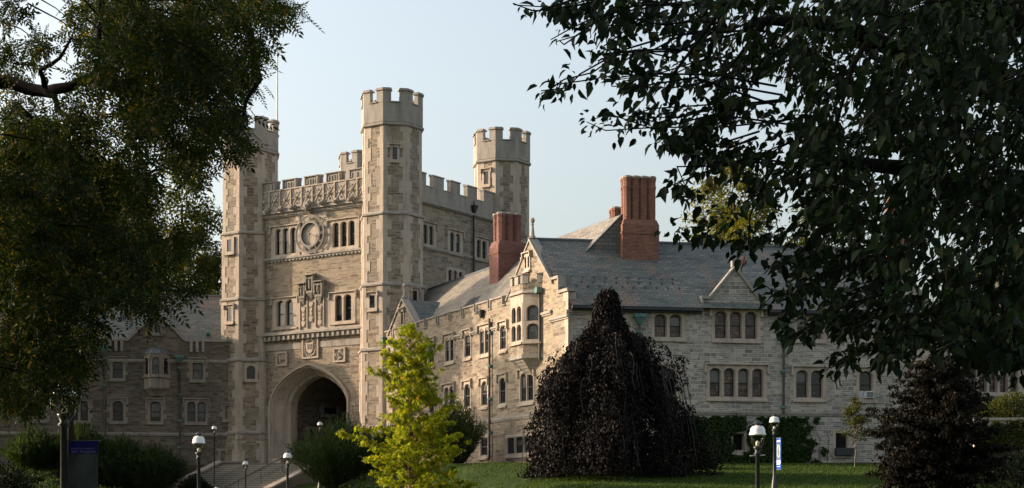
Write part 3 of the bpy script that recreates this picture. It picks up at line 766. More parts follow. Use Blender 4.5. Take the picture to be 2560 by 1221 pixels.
# niche group with canopies and hanging shields
st = MB(); shd = MB()
cols = [(752, 768.5), (770, 789), (791, 812)]
for i, (a, c_) in enumerate(cols):
    a_, c2 = tf.at(a, 1)[0], tf.at(c_, 1)[0]; cm = (a_ + c2) / 2; top = hf((a + c_) / 2, [712, 690, 706][i]); bot = hf((a + c_) / 2, [741, 728, 737][i]); low = hf((a + c_) / 2, [824, 821, 818][i])
    st.box(tf, a_, a_ + .1, bot, top, .0, .34); st.box(tf, c2 - .1, c2, bot, top, .0, .34); st.wedge(tf, a_ - .06, c2 + .06, top, top + .14, .0, .46, .08)
    st.box(tf, a_ + .1, c2 - .1, bot - .1, top, .0, .06)
    for j in range(3): st.blob(tf.P(a_ + .2 + j * (c2 - a_ - .4) / 2, top - .2, .25), .14, i * 3 + j, 1, .5)
    st.blob(tf.P(cm, (top + bot) / 2 - .05, .22), .2, i, 2, .4, (.7, .7, 2.0)); st.blob(tf.P(cm, top - .42, .24), .12, i, 1, .2)
    st.box(tf, a_ + .05, c2 - .05, bot - .18, bot, .0, .3)
    st.prism([tf.P(cm - .08, bot - .6, .02), tf.P(cm + .08, bot - .6, .02), tf.P(cm + .06, bot - .6, .1), tf.P(cm - .06, bot - .6, .1)], [tf.P(a_ + .1, bot - .18, .02), tf.P(c2 - .1, bot - .18, .02), tf.P(c2 - .1, bot - .18, .28), tf.P(a_ + .1, bot - .18, .28)])
    shd.box(tf, a_ - .02, a_ + .06, low, bot - .2, .0, .14); 
    if i == 2: shd.box(tf, c2 - .06, c2 + .02, low, bot - .2, .0, .14)
    for y, r in ((bot - .95, .17), (bot - 1.35, .12), (bot - 1.65, .12), (bot - 1.98, .17)):
        shd.prism([tf.P(cm - r, y + r, .03), tf.P(cm - r, y - .2 * r, .03), tf.P(cm, y - 1.3 * r, .03), tf.P(cm + r, y - .2 * r, .03), tf.P(cm + r, y + r, .03)],
                  [tf.P(cm - r, y + r, .12), tf.P(cm - r, y - .2 * r, .12), tf.P(cm, y - 1.3 * r, .12), tf.P(cm + r, y - .2 * r, .12), tf.P(cm + r, y + r, .12)])
        shd.tube([tf.P(cm - r * .8, y - .2, .08), tf.P(cm + r * .8, y + .2, .08)], .03, 5); shd.tube([tf.P(cm + r * .8, y - .2, .08), tf.P(cm - r * .8, y + .2, .08)], .03, 5)
nst = st.build('statue_niches', LIME_D, tower); shd.build('hanging_shields', LIME, tower)
# carved coats of arms
def carved(u0, u1, v0, v1, seed, big):
    a, c_ = tf.at(u0, 1)[0], tf.at(u1, 1)[0]; um = (u0 + u1) / 2; z1, z0 = hf(um, v0), hf(um, v1); p = MB(); t = .13
    p.box(tf, a, c_, z1 - t, z1, -.02, .12); p.box(tf, a, c_, z0, z0 + t, -.02, .12); p.box(tf, a, a + t, z0 + t, z1 - t, -.02, .12); p.box(tf, c_ - t, c_, z0 + t, z1 - t, -.02, .12)
    p.box(tf, a + t, c_ - t, z0 + t, z1 - t, -.02, .012); cm, cz = (a + c_) / 2, (z0 + z1) / 2; r = (c_ - a) / 2 - t
    if big:
        rx, rz = r * .55, (z1 - z0) * .24
        q = [(-rx, rz), (-rx, -rz * .3), (-rx * .6, -rz * .9), (0, -rz * 1.15), (rx * .6, -rz * .9), (rx, -rz * .3), (rx, rz)]
        p.prism([tf.P(cm + x, cz + y, .01) for x, y in q], [tf.P(cm + x * .95, cz + y * .95, .16) for x, y in q])
        for j in (-1, 0, 1): p.box(tf, cm + j * .17 - .02, cm + j * .17 + .02, cz - .1, cz + rz * .7, .16, .2)
        for k in range(20):
            q_ = k / 20 * 2 * math.pi; p.blob(tf.P(cm + r * .8 * math.cos(q_), cz + (z1 - z0) * .38 * math.sin(q_), .06), .1, k + seed, 1, .5)
    else:
        rr = random.Random(seed)
        for k in range(12):
            q_ = rr.uniform(0, 6.28); rad = rr.uniform(.2, .85); p.blob(tf.P(cm + r * rad * math.cos(q_), cz + r * 1.05 * rad * math.sin(q_), .05), rr.uniform(.08, .15), k + seed, 1, .5)
        p.blob(tf.P(cm, cz, .06), .2, seed, 1, .4)
    p.build('carved_panel', LIME, tower)
carved(757, 798, 843, 897, 1, True); carved(692, 719, 880, 916, 2, False); carved(835, 865, 869, 906, 3, False)
# flagpole on the tower roof
fp = MB(); fpos = W(692, 300, 119.0); base = Vector((fpos.x, fpos.y, 23.0))
fp.tube([base, Vector((fpos.x + .05, fpos.y, W(692, 125, 119).z))], [.1, .045], 8)
fpt = (fpos.x + .05, fpos.y, W(692, 122, 119).z)
flag = tag(fp.build('flagpole', WHITEP), 'tall thin white flagpole standing on the tower roof', 'flagpole'); fq = MB(); fq.blob(fpt, .13, 0, 2, 0); fq.build('finial', WHITEP, flag)
# rainwater pipe on the side
pb = MB(); t_, h_ = ts.at(1180, 520); pb.tube([ts.P(t_, h_, .16), ts.P(t_, ts.at(1180, 700)[1], .16)], .07, 8); pb.prism([ts.P(t_ - .1, h_ - .4, .02), ts.P(t_ + .1, h_ - .4, .02), ts.P(t_ + .1, h_ - .4, .25), ts.P(t_ - .1, h_ - .4, .25)], [ts.P(t_ - .24, h_ + .15, .02), ts.P(t_ + .24, h_ + .15, .02), ts.P(t_ + .24, h_ + .15, .4), ts.P(t_ - .24, h_ + .15, .4)])
pb.tube([ts.P(t_, h_ + .15, .2), ts.P(t_, h_ + .5, .2)], .04, 6)
pb.build('downpipe', IRON, tower)

# ================================================================ generic pieces for the wings
def downpipe(parent, wl, u, vt, vb, head=True, mat=PIPE, hm=COPPER):
    t_, h1 = wl.at(u, vt); _, h0 = wl.at(u, vb); p = MB()
    p.tube([wl.P(t_, h1, .14), wl.P(t_, h0, .14)], .065, 8)
    o = p.build('downpipe', mat, parent)
    for k in range(int((h1 - h0) / 1.9) + 1):
        y = h1 - .9 - k * 1.9
        if y > h0: q = MB(); q.box(wl, t_ - .14, t_ + .14, y, y + .14, .0, .2); q.build('bracket', hm, o)
    if head:
        q = MB()
        q.prism([wl.P(t_ - .1, h1 - .45, .03), wl.P(t_ + .1, h1 - .45, .03), wl.P(t_ + .1, h1 - .45, .24), wl.P(t_ - .1, h1 - .45, .24)],
                [wl.P(t_ - .28, h1 - .1, .03), wl.P(t_ + .28, h1 - .1, .03), wl.P(t_ + .28, h1 - .1, .36), wl.P(t_ - .28, h1 - .1, .36)])
        q.box(wl, t_ - .32, t_ + .32, h1 - .1, h1 + .08, .03, .4)
        q.build('leader_head', hm, o)
def finial(b, p, h=1.0):
    b.lathe(p, [(.17, 0), (.17, .12), (.12, .16), (.06, h * .62), (.1, h * .66), (.05, h * .70), (.12, h * .8), (.13, h * .88), (.08, h * .97), (0, h)], 8)
def coping(b, wl, p0, p1, o0=-.3, o1=.1, t=.16):                 # sloped strip between two (s,h) points
    (a, ha), (c_, hc_) = p0, p1
    b.prism([wl.P(a, ha, o1), wl.P(c_, hc_, o1), wl.P(c_, hc_, o0), wl.P(a, ha, o0)], [wl.P(a, ha + t, o1), wl.P(c_, hc_ + t, o1), wl.P(c_, hc_ + t, o0), wl.P(a, ha + t, o0)])
def chimney(parent, wl, s0, s1, o0, o1, h0, hs, ht, n, mat, along=True):
    b = MB(); b.box(wl, s0, s1, h0, hs, o0, o1); e = .12
    P = wl.P; a0, a1, c0, c1 = s0 + e, s1 - e, o0 + e, o1 - e
    b.box(wl, s0 - .04, s1 + .04, hs - .5, hs - .38, o0 - .04, o1 + .04)
    b.prism([P(s0, hs, o1), P(s1, hs, o1), P(s1, hs, o0), P(s0, hs, o0)], [P(a0, hs + .3, c1), P(a1, hs + .3, c1), P(a1, hs + .3, c0), P(a0, hs + .3, c0)])
    wd = (a1 - a0) / n; dep = c1 - c0
    b.box(wl, a0 + .1, a1 - .1, hs + .2, ht - .1, c0 + .2, c1 - .2)
    caps = MB()
    for k in range(n):
        for oo in (c1 - wd / 2, c0 + wd / 2):
            cp = P(a0 + (k + .5) * wd, 0, oo); r = wd / 2
            def oc(r_, z): return [Vector((cp.x + r_ * math.cos(q * math.pi / 4 + math.pi / 8 + math.atan2(wl.d.y, wl.d.x)), cp.y + r_ * math.sin(q * math.pi / 4 + math.pi / 8 + math.atan2(wl.d.y, wl.d.x)), z)) for q in range(8)]
            b.prism(oc(r * 1.0, hs + .25), oc(r * 1.0, ht - .75))
            for z, rr_ in ((ht - .75, 1.05), (ht - .62, 1.14), (ht - .5, 1.03), (ht - .25, 1.09), (ht - .17, 1.17)):
                b.prism(oc(r * rr_, z), oc(r * rr_, z + (.12 if rr_ > 1.04 else .25)))
            caps.prism(oc(r * 1.2, ht - .05), oc(r * 1.12, ht + .05))
    o = b.build('chimney', mat, parent); caps.build('chimney_cap', LIME_G, o)
    return o

# ================================================================ L-SHAPED DORMITORY
dorm = thing('stone_dormitory', 'L-shaped stone hall with slate roofs, red brick chimneys and a corner gable with oriel', 'building')
L1, L2 = 29.35, 20.2
H1P = w1.at(1240, 748.5)[1]                                      # parapet top of the sunlit wing
hl = []
for (a, v0, c_, v1, n) in [(1117, 843, 1135, 903, 2), (1166, 832, 1177, 892, 1), (1204, 820, 1224, 884, 2), (1255, 812, 1266, 873, 1),
                           (1075, 853, 1086, 912, 1), (1037, 861, 1052, 918, 2), (994, 871, 1009, 928, 2), (962, 881, 971, 935, 1)]:
    hl.append(window(dorm, w1, a, v0, c_, v1, n, pane=GLASS, jamb=.17, tabs=False))
for (a, v0, c_, v1, n) in [(1115, 967, 1135, 1028, 2), (1165, 960, 1176, 1018, 1), (1208, 953, 1219, 1014, 1), (1253, 944, 1265, 1009, 1), (1306, 931, 1334, 1003, 2),
                           (1076, 975, 1086, 1033, 1), (1030, 984, 1044, 1040, 2), (985, 992, 994, 1045, 1)]:
    hl.append(window(dorm, w1, a, v0, c_, v1, n, pane=GLASS, jamb=.17, tabs=False))
hl.append(window(dorm, w1, 925, 1006, 933, 1027, 1, pane=GLASS, jamb=.15, arch=False, hood=False))
hl.append(window(dorm, w1, 1272, 1092, 1330, 1134, 3, pane=GLASS, jamb=.15, arch=False, hood=False, tabs=False))
hl.append(window(dorm, w1, 1206, 1094, 1220, 1140, 1, pane=GLASS, jamb=.15, arch=False, hood=False))
b = MB(); sK = w1.at(1264, 741)[0]                                # gable zone starts here
HCR = H1P - .5
wall_holes(b, w1, -2.5, L1, 1.5, 10.7, hl)
wall_holes(b, w1, -2.5, sK, 10.7, HCR, [])
# gable outline above 10.7 (in w1 plane): from sK up to apex and stepping down to the corner
sA, hA_ = w1.at(1325, 601); sR_, hR_ = w1.at(1382, 708); sS, hS_ = w1.at(1398, 696); sE, hE_ = w1.at(1421, 727)
slope_ = (hA_ - hR_) / (sR_ - sA); hLft = hA_ - slope_ * (sA - sK)
outl = [(sK, 10.7), (L1, 10.7), (L1, hE_ - .02), (sS, hE_ - .02), (sS, hS_), (sR_, hS_), (sR_, hR_), (sA, hA_), (sK, hLft)]
b.face(*[w1.P(s, h, 0) for s, h in outl])
# back face of the gable for thickness
b.face(*[w1.P(s, h, -.35) for s, h in reversed(outl)])
mw1 = b.build('wall', STONE, dorm)
g = MB(); coping(g, w1, (sK + .1, hLft + .1 * slope_), (sA, hA_), -.42, .07, .13); coping(g, w1, (sA, hA_), (sR_ + .05, hR_ - .05), -.42, .12)
g.box(w1, sR_ - .1, sS + .06, hS_, hS_ + .14, -.42, .12); g.box(w1, sS - .02, L1 + .1, hE_ - .02, hE_ + .14, -.42, .12); g.box(w1, sS - .05, sS + .06, hE_ + .14, hS_, -.4, .1)
finial(g, w1.P(sA, hA_ + .1, -.15), 1.15)
g.build('gable_coping', LIME_G, dorm)
# parapet crenels of the sunlit wing
pz = MB(); nb = 11; s0p = -.5; pit = (sK - s0p) / nb; pst = MB()
for k in range(nb):
    a = s0p + k * pit; c_ = a + pit - .42
    pst.face(w1.P(a, HCR, 0), w1.P(c_, HCR, 0), w1.P(c_, H1P, 0), w1.P(a, H1P, 0)); pst.face(w1.P(c_, HCR, 0), w1.P(c_, HCR, -.35), w1.P(c_, H1P, -.35), w1.P(c_, H1P, 0))
    pst.face(w1.P(a, HCR, -.35), w1.P(a, HCR, 0), w1.P(a, H1P, 0), w1.P(a, H1P, -.35)); pst.face(w1.P(c_, HCR, -.35), w1.P(a, HCR, -.35), w1.P(a, H1P, -.35), w1.P(c_, H1P, -.35))
    pz.wedge(w1, a - .07, c_ + .07, H1P, H1P + .14, -.42, .09, .06)
    pz.box(w1, c_ + .001, c_ + .08, HCR + .1, H1P - .001, -.38, .07); pz.box(w1, a - .08, a - .001, HCR + .1, H1P - .001, -.38, .07)
    pz.wedge(w1, c_ - .05, c_ + .47, HCR, HCR + .1, -.42, .085, .04)
pst.build('parapet', STONE, dorm); pz.build('parapet_coping', LIME_G, dorm)
# strings and quoins
hs1 = w1.at(1232, 1050)[1]; SCO(dorm, w1, 0, L1 + .1, hs1, .1, .18)
for a, c_, vv in [(1137, 1164, 846), (1179, 1201, 836), (1226, 1252, 826)]:
    t0, h0 = w1.at(a, vv - 8); t1, _ = w1.at(c_, vv - 8); SCO(dorm, w1, t0 + .15, t1 - .15, h0 - .1, .14, .16)
t0, h0 = w1.at(1356, 785); SCO(dorm, w1, t0, t0 + 1.2, h0, .14, .18); t1, h1 = w1.at(1375, 788); SCO(dorm, w1, t1, L1 + .12, h1 - .25, .14, .18)
hs2 = w2.at(1690, 1029)[1]; SCO(dorm, w2, -.02, L2, hs2, .1, .16)
t1, h1 = w2.at(1422, 778); SCO(dorm, w2, -.1, 1.3, h1, .14, .18)
qn = MB(); quoins(qn, w1, L1 + .02, -1, 2.2, hE_ - .05, 3); quoins(qn, w2, -.02, 1, 2.2, 10.7, 3); qn.box(w2, -.02, .42, 10.7, hE_ - .02, -.45, .02); qn.build('quoins', LIME, dorm)
# attic window in corner gable
window(dorm, w1, 1314, 641, 1326, 671, 2, blind=True, pane=GLASS, jamb=.09, tabs=False, hood_drop=.25)
# small gable near the tower
gb = MB(); sa, ha = w1.at(1008, 750); sl0, hl0 = w1.at(972, 838); sr0 = sa + (sa - sl0); hl0 = H1P - .3
gb.face(w1.P(sl0, hl0, .02), w1.P(sr0, hl0, .02), w1.P(sa, ha, .02)); gb.face(w1.P(sr0, hl0, -.3), w1.P(sl0, hl0, -.3), w1.P(sa, ha, -.3))
gb.build('gable', STONE, dorm)
g = MB(); coping(g, w1, (sl0, hl0), (sa, ha), -.36, .12); coping(g, w1, (sa, ha), (sr0, hl0), -.36, .12); finial(g, w1.P(sa, ha + .1, -.1), 1.0); g.build('gable_coping', LIME_G, dorm)
window(dorm, w1, 0, 0, 0, 0, 1, box=(sa - .22, sa + .22, hl0 + .5, hl0 + 1.35), blind=True, jamb=.08, arch=False, tabs=False, hood_drop=.2)
gr = MB(); RB = 4.4; RH = 15.9; EV = 11.9
gr.face(w1.P(sr0, hl0, -.3), w1.P(sa, ha, -.3), w1.P(sa, ha, -3.6), w1.P(sr0, hl0, -.6)); gr.face(w1.P(sa, ha, -.3), w1.P(sl0, hl0, -.3), w1.P(sl0, hl0, -.6), w1.P(sa, ha, -3.6))
gr.build('gable_roof', SLATE, dorm)
# main roof of the sunlit wing
rf = MB(); SE = 25.5
rf.face(w1.P(-3.5, EV, -.35), w1.P(SE, EV, -.35), w1.P(SE - 4, RH, -RB), w1.P(-3.5, RH, -RB))
rf.face(w1.P(SE, EV, -2 * RB + .35), w1.P(-3.5, EV, -2 * RB + .35), w1.P(-3.5, RH, -RB), w1.P(SE - 4, RH, -RB))
rf.box(w1, -3.5, SE, EV - .25, EV - .02, -2 * RB + .3, -.34)
roof1 = rf.build('roof', SLATE_W, dorm)
rl = MB(); rl.tube([w1.P(-3, RH + .03, -RB), w1.P(SE - 4, RH + .03, -RB)], .09, 6); rl.build('ridge_cap', LEAD, roof1)
cf = MB(); cf.tube([w1.P(-1.9, 13.0, -1.6), w1.P(-1.9, RH, -RB + .1)], .3, 6); cf.build('flashing', COPPER, roof1)
sk = MB(); s_0 = w1.at(1190, 700)[0]
def rp(t, d, lift=.06): return w1.P(t, EV + (RH - EV) * (d - .35) / (RB - .35) + lift, -d)
for t0 in (12.4, 13.25): sk.prism([rp(t0, 1.0, .02), rp(t0 + .8, 1.0, .02), rp(t0 + .8, 2.1, .02), rp(t0, 2.1, .02)], [rp(t0, 1.0, .13), rp(t0 + .8, 1.0, .13), rp(t0 + .8, 2.1, .13), rp(t0, 2.1, .13)])
sk.build('skylight', IRON, roof1)
# back walls and far end
bb = MB()
bb.face(w1.P(-2, 2, -2 * RB), w1.P(-2, EV, -2 * RB), w1.P(L1 - 9, EV, -2 * RB), w1.P(L1 - 9, 2, -2 * RB))
BV = w1.d * -1
def w2b(s, h, k): p = w2.O + w2.d * s + BV * k; return Vector((p.x, p.y, h))
K2 = 9.3
bb.face(w2b(L2, 1.5, 0), w2b(L2, 1.5, K2), w2b(L2, 10.6, K2), w2b(L2, 10.6, 0)); bb.face(w2b(L2, 1.5, K2), w2b(3, 1.5, K2), w2b(3, 10.6, K2), w2b(L2, 10.6, K2))
bb.face(w2b(L2, 10.6, 0), w2b(L2, 10.6, K2), w2b(L2, 15.0, K2 / 2))
bb.build('rear_wall', STONE_R, dorm)
# right wing windows
h2 = []
kw = dict(stone=LIME, jamb=.17)
for (a, v0, c_, v1, n, hd, pn) in [(1480, 783, 1503, 845, 1, False, GLASS_L), (1636, 786, 1705, 843, 2, False, GLASS_W), (1787, 779, 1893, 847, 3, True, GLASS_W), (1992, 793, 2056, 848, 2, False, GLASS),
        (2151, 788, 2250, 850, 3, False, GLASS), (1652, 922, 1690, 990, 1, True, GLASS_W), (1774, 921, 1909, 993, 4, True, GLASS_W), (1990, 926, 2058, 995, 2, True, GLASS), (2148, 928, 2183, 997, 1, True, GLASS),
        (1480, 915, 1530, 985, 2, True, GLASS_W)]:
    h2.append(window(dorm, w2, a, v0, c_, v1, n, hood=hd, pane=pn, **kw))
h2.append(window(dorm, w2, 1832, 1084, 1860, 1127, 1, arch=False, hood=False, pane=DARK, sash=False, **kw))
lv = window(dorm, w2, 2089, 1083, 2119, 1134, 1, arch=False, hood=False, pane=GLASS, sash=False, **kw); h2.append(lv)
b = MB(); wall_holes(b, w2, 0, L2, 1.5, 10.95, h2)
# dormer gable
sa2, ha2 = w2.at(1836, 672); sl2, hl2 = w2.at(1758, 747); sr2, _ = w2.at(1912, 747)
b.face(w2.P(sl2, 10.95), w2.P(sr2, 10.95), w2.P(sr2, hl2), w2.P(sr2 - .35, hl2), w2.P(sa2, ha2), w2.P(sl2 + .35, hl2), w2.P(sl2, hl2))
sb, hb = w2.at(2235, 690); sb = 18.6; hb = ha2
b.face(w2.P(sb - 1.7, 10.95), w2.P(sb + 1.6, 10.95), w2.P(sb + 1.6, hl2), w2.P(sb + 1.3, hl2), w2.P(sb, hb), w2.P(sb - 1.4, hl2), w2.P(sb - 1.7, hl2))
b.build('wall', STONE_R, dorm)
g = MB(); gr = MB()
for (sl_, sa_, sr_, hh_, xx) in ((sl2, sa2, sr2, ha2, hl2), (sb - 1.7, sb, sb + 1.6, hb, hl2)):
    coping(g, w2, (sl_ + .33, xx - .02), (sa_, hh_), -.35, .14); coping(g, w2, (sa_, hh_), (sr_ - .33, xx - .02), -.35, .14)
    g.box(w2, sl_ - .12, sl_ + .36, xx - .02, xx + .14, -.35, .14); g.box(w2, sr_ - .36, sr_ + .12, xx - .02, xx + .14, -.35, .14)
    g.box(w2, sl_ - .1, sl_ - .001, 10.5, xx - .021, -.35, .1); g.box(w2, sr_ + .001, sr_ + .1, 10.5, xx - .021, -.35, .1)
    g.box(w2, sa_ - .12, sa_ + .12, hh_ + .1, hh_ + .42, -.28, .02)
    gr.face(w2.P(sl_, xx - .5, -.3), w2.P(sa_, hh_ - .05, -.3), w2.P(sa_, hh_ - .05, -3.4), w2.P(sl_ - 1.2, xx - .5, -1.2)); gr.face(w2.P(sa_, hh_ - .05, -.3), w2.P(sr_, xx - .5, -.3), w2.P(sr_ + 1.2, xx - .5, -1.2), w2.P(sa_, hh_ - .05, -3.4))
g.build('gable_coping', LIME_G, dorm); gr.build('gable_roof', SLATE, dorm)
# main roof of right wing
G = w1.P(L1 - K2 / 2, 0, 0); E2 = 11.3; RH2 = 15.05
rf = MB()
def r2(s, k, h): p = w2.O + w2.d * s + BV * k; return Vector((p.x, p.y, h))
og = w2.n * .42
def ov(p): return Vector((p.x + og.x, p.y + og.y, p.z - .40))
rf.face(ov(r2(.1, 0, E2)), ov(r2(L2, 0, E2)), r2(L2, K2 / 2, RH2), r2(.1, K2 / 2, RH2)); rf.face(r2(L2, K2, E2), r2(.3, K2, E2), r2(.1, K2 / 2, RH2), r2(L2, K2 / 2, RH2))
rf.face(ov(r2(L2, 0, E2)), r2(L2, K2 / 2, RH2), r2(L2, K2, E2))
roof2 = rf.build('roof', SLATE, dorm)
rl = MB(); rl.tube([r2(.2, K2 / 2, RH2 + .03), r2(L2, K2 / 2, RH2 + .03)], .09, 6); rl.build('ridge_cap', LEAD, roof2)
for a, c_ in ((.15, sl2 - .15), (sr2 + .15, sb - 1.85)):
    gt = MB(); gt.box(w2, a, c_, E2 - .58, E2 - .42, .04, .5); gt.box(w2, a, c_, E2 - .66, E2 - .585, -.02, .3); gt.build('gutter', IRON, roof2)
sgm = None; rows = [(.95, 0), (1.3, .45), (1.65, 0)]
for ri, (dd, of) in enumerate(rows):
    k = 0
    while True:
        s = .9 + of + k * .62; k += 1
        if s > sl2 - .5: break
        p = r2(s, dd, 0); fr = dd * 0.968 + .0
        z = E2 - .40 + (RH2 - E2 + .40) * (dd * .968 + .42) / (K2 / 2 * .968 + .42)
        if sgm is None:
            q = MB(); q.v = [(x * .8, y * .8, z * .8) for x, y, z in [(-.06, -.07, -.02), (.06, -.07, -.02), (.06, .07, .1), (-.06, .07, .1), (0, -.06, .13), (0, .02, .16)]]
            q.f = [(0, 1, 4), (1, 2, 5, 4), (2, 3, 5), (3, 0, 4, 5)]; sgo = q.build('snow_guard', IRON, roof2); sgm = sgo.data
        else:
            sgo = bpy.data.objects.new('snow_guard', sgm); COL.objects.link(sgo); sgo.parent = roof2
        sgo.location = (p.x, p.y, z)
# vent pipe
vp = MB(); p = r2(11.2, 3.0, 0); z = 10.9 + 4.15 * (2.9 + .42) / 4.92; vp.tube([(p.x, p.y, z - .2), (p.x, p.y, z + .5)], .09, 8); vp.build('vent_pipe', BRICK_D, roof2)
# cross roof behind big chimney
cs = w2.at(1593, 540)[0]; cr = MB(); d0 = 3.75; HC = 16.45
sM = cs * 1.0 + .12
def cxp(ds, k, h): p = w2.O + w2.d * (sM + ds) + w2.n * (-d0) + BV * k; return Vector((p.x, p.y, h))
cr.face(cxp(-4.4, 0, 12.0), cxp(0, 0, HC), cxp(0, 16, HC), cxp(-4.4, 16, 12.0)); cr.face(cxp(0, 0, HC), cxp(4.4, 0, 12.0), cxp(4.4, 16, 12.0), cxp(0, 16, HC))
cr.face(cxp(-4.4, 0, 12.0), cxp(4.4, 0, 12.0), cxp(0, 0, HC)); cr.face(cxp(4.4, 16, 12.0), cxp(-4.4, 16, 12.0), cxp(0, 16, HC))
cr.build('cross_roof', SLATE_W, dorm)
sf = MB(); sf.face(cxp(-2.4, -.05, 14.0), cxp(2.4, -.05, 14.0), cxp(0, -.05, HC)); 
sf.build('slate_gable', SLATE, dorm)
rl = MB(); rl.tube([cxp(-2.3, -.1, 14.08), cxp(0, -.1, HC + .03), cxp(2.3, -.1, 14.08)], .06, 5); rl.build('flashing', LEAD, dorm)
crw = MB(); crw.prism([cxp(-4, .5, 3), cxp(4, .5, 3), cxp(4, 15.5, 3), cxp(-4, 15.5, 3)], [cxp(-4, .5, 12.2), cxp(4, .5, 12.2), cxp(4, 15.5, 12.2), cxp(-4, 15.5, 12.2)]); crw.build('rear_wing', STONE, dorm)
# chimneys
wc = w2.off(-3.1); a0, _ = wc.at(1556, 600); a1, _ = wc.at(1648, 600)
chimney(dorm, wc, a0, a1, -1.15, 0, 12.6, wc.at(1590, 562)[1], wc.at(1590, 440)[1], 4, BRICK)
wq = Wall(tuple(w1.P(14.9, 0, -2.5).xy), (0.909, 0.416))
chimney(dorm, wq, 0, 1.78, -1.35, 0, 12.8, wq.at(1255, 612)[1], wq.at(1262, 531)[1], 3, BRICK_D)
wr_ = w2.off(-8.2); a0, _ = wr_.at(1527, 560)
chimney(dorm, wr_, a0, a0 + 1.2, -1.2, 0, 14, wr_.at(1530, 585)[1], wr_.at(1530, 517)[1], 2, BRICK)
wr2 = w2.off(-5.2); a0, _ = wr2.at(2222, 600)
chimney(dorm, wr2, a0, a0 + 1.3, -1.1, 0, 13.5, wr2.at(2230, 590)[1], wr2.at(2230, 470)[1], 2, BRICK)
# pipes
downpipe(dorm, w1, 1229, 797, 1150, False); downpipe(dorm, w2, 1597, 790, 1030); downpipe(dorm, w2, 1957, 800, 1034)
t_, h_ = w1.at(1355, 722); dp = MB(); dp.tube([w1.P(t_ - .25, h_, .25), w1.P(t_, h_, .22), w1.P(t_, h_ - .5, .14), w1.P(t_, w1.at(1355, 900)[1], .14)], .06, 8); dpo = dp.build('downpipe', PIPE, dorm)
q = MB(); q.box(w1, t_ - .2, t_ + .12, h_ - .25, h_ + .05, .05, .36); q.build('leader_head', COPPER, dpo)
for u, v in ((1208, 783), (964, 850)):
    t_, h_ = w1.at(u, v); q = MB(); q.prism([w1.P(t_ - .06, h_ - .3, .05), w1.P(t_ + .06, h_ - .3, .05), w1.P(t_ + .06, h_ - .3, .2), w1.P(t_ - .06, h_ - .3, .2)], [w1.P(t_ - .2, h_ + .1, .05), w1.P(t_ + .2, h_ + .1, .05), w1.P(t_ + .2, h_ + .1, .28), w1.P(t_ - .2, h_ + .1, .28)])
    q.box(w1, t_ - .22, t_ + .22, h_ + .1, h_ + .16, .02, .3); q.build('leader_head', COPPER if u < 1000 else IRON, dorm)
# louvre, air duct, window air conditioner
lz = MB(); a, c_, z0, z1 = lv
for k in range(8):
    y = z0 + .35 + k * (z1 - z0 - .5) / 8; lz.wedge(w2, a + .16, c_ - .16, y, y + .05, -.24, -.1, .05)
lz.box(w2, a + .1, c_ + .12, z0 + .02, z0 + .42, -.1, .3)
lz.build('louvre', IRON, dorm)
ta, ha_ = w2.at(2151, 996); tb, hb_ = w2.at(2182, 979)
ac = thing('air_conditioner', 'small white window air conditioner in the single window behind the sapling', 'air conditioner')
q = MB(); q.box(w2, ta, ta + .22, ha_ + .02, hb_ + .02, -.2, -.12); q.build('side_panel', WHITEM, ac)
q = MB(); q.box(w2, ta + .23, tb - .02, ha_ + .01, hb_, -.2, .22); q.build('casing', WHITEM, ac)
q = MB()
for k in range(7):
    y = ha_ + .05 + k * (hb_ - ha_ - .08) / 7; q.box(w2, ta + .27, tb - .06, y, y + .022, .22, .235)
q.build('grille', IRON, ac)
# oriel on the corner gable
so1 = w1.at(1356, 800)[0]; c45 = .78; so0 = so1 - 2 * c45 - 1.62
orl = []
pts = [(so0, 0), (so0 + c45, c45), (so1 - c45, c45), (so1, 0)]
def orw(i):
    (a, oa), (c_, oc) = pts[i], pts[i + 1]; A = w1.P(a, 0, oa); B = w1.P(c_, 0, oc); return Wall((A.x, A.y), (B - A).xy), (B - A).length
def ring_pts(h, e=0.0):
    cs_ = (so0 + so1) / 2
    return [w1.P(so0 - e * 1.0, h, -.02), w1.P(so0 + c45 - e * .41, h, c45 + e), w1.P(so1 - c45 + e * .41, h, c45 + e), w1.P(so1 + e, h, -.02)]
OH = lambda v: w1.off(c45).at(1308, v)[1]
hB0, hW0, hW1, hC, hT = OH(888), OH(858), OH(760), OH(727), OH(704)
ob = MB(); wins = []
oriel_holes = []
orm = MB()
for i in range(3):
    wl, LL = orw(i)
    nl = 2 if i == 1 else 1
    hol = window(dorm, wl, 0, 0, 0, 0, nl, box=(.2, LL - .2, hW0 + .18, hW1 - .08), rows=2, hood=False, tabs=False, jamb=.12, pane=GLASS_L if i == 2 else GLASS, back=-.16)
    wall_holes(orm, wl, 0, LL, hW0, hC, [hol], 0)
orm.build('oriel_wall', LIME, dorm)
ob.prism(ring_pts(hB0), ring_pts(hW0), True, False); ob.build('oriel_base', STONE, dorm); ob = MB(); ob.prism(ring_pts(hC), ring_pts(hT - .1)); ob.build('oriel_parapet', STONE, dorm)
oc = MB(); oc.prism(ring_pts(hC - .14, .12), ring_pts(hC + .02, .04)); oc.build('oriel_cornice', LIME_G, dorm); oc = MB(); oc.prism(ring_pts(hW0 - .06, .06), ring_pts(hW0 + .08, .02)); oc.build('oriel_sill', LIME_G, dorm); oc = MB(); oc.prism(ring_pts(hB0 - .18, .1), ring_pts(hB0 + .03, .1))
prev = [hB0 - .18, .0]
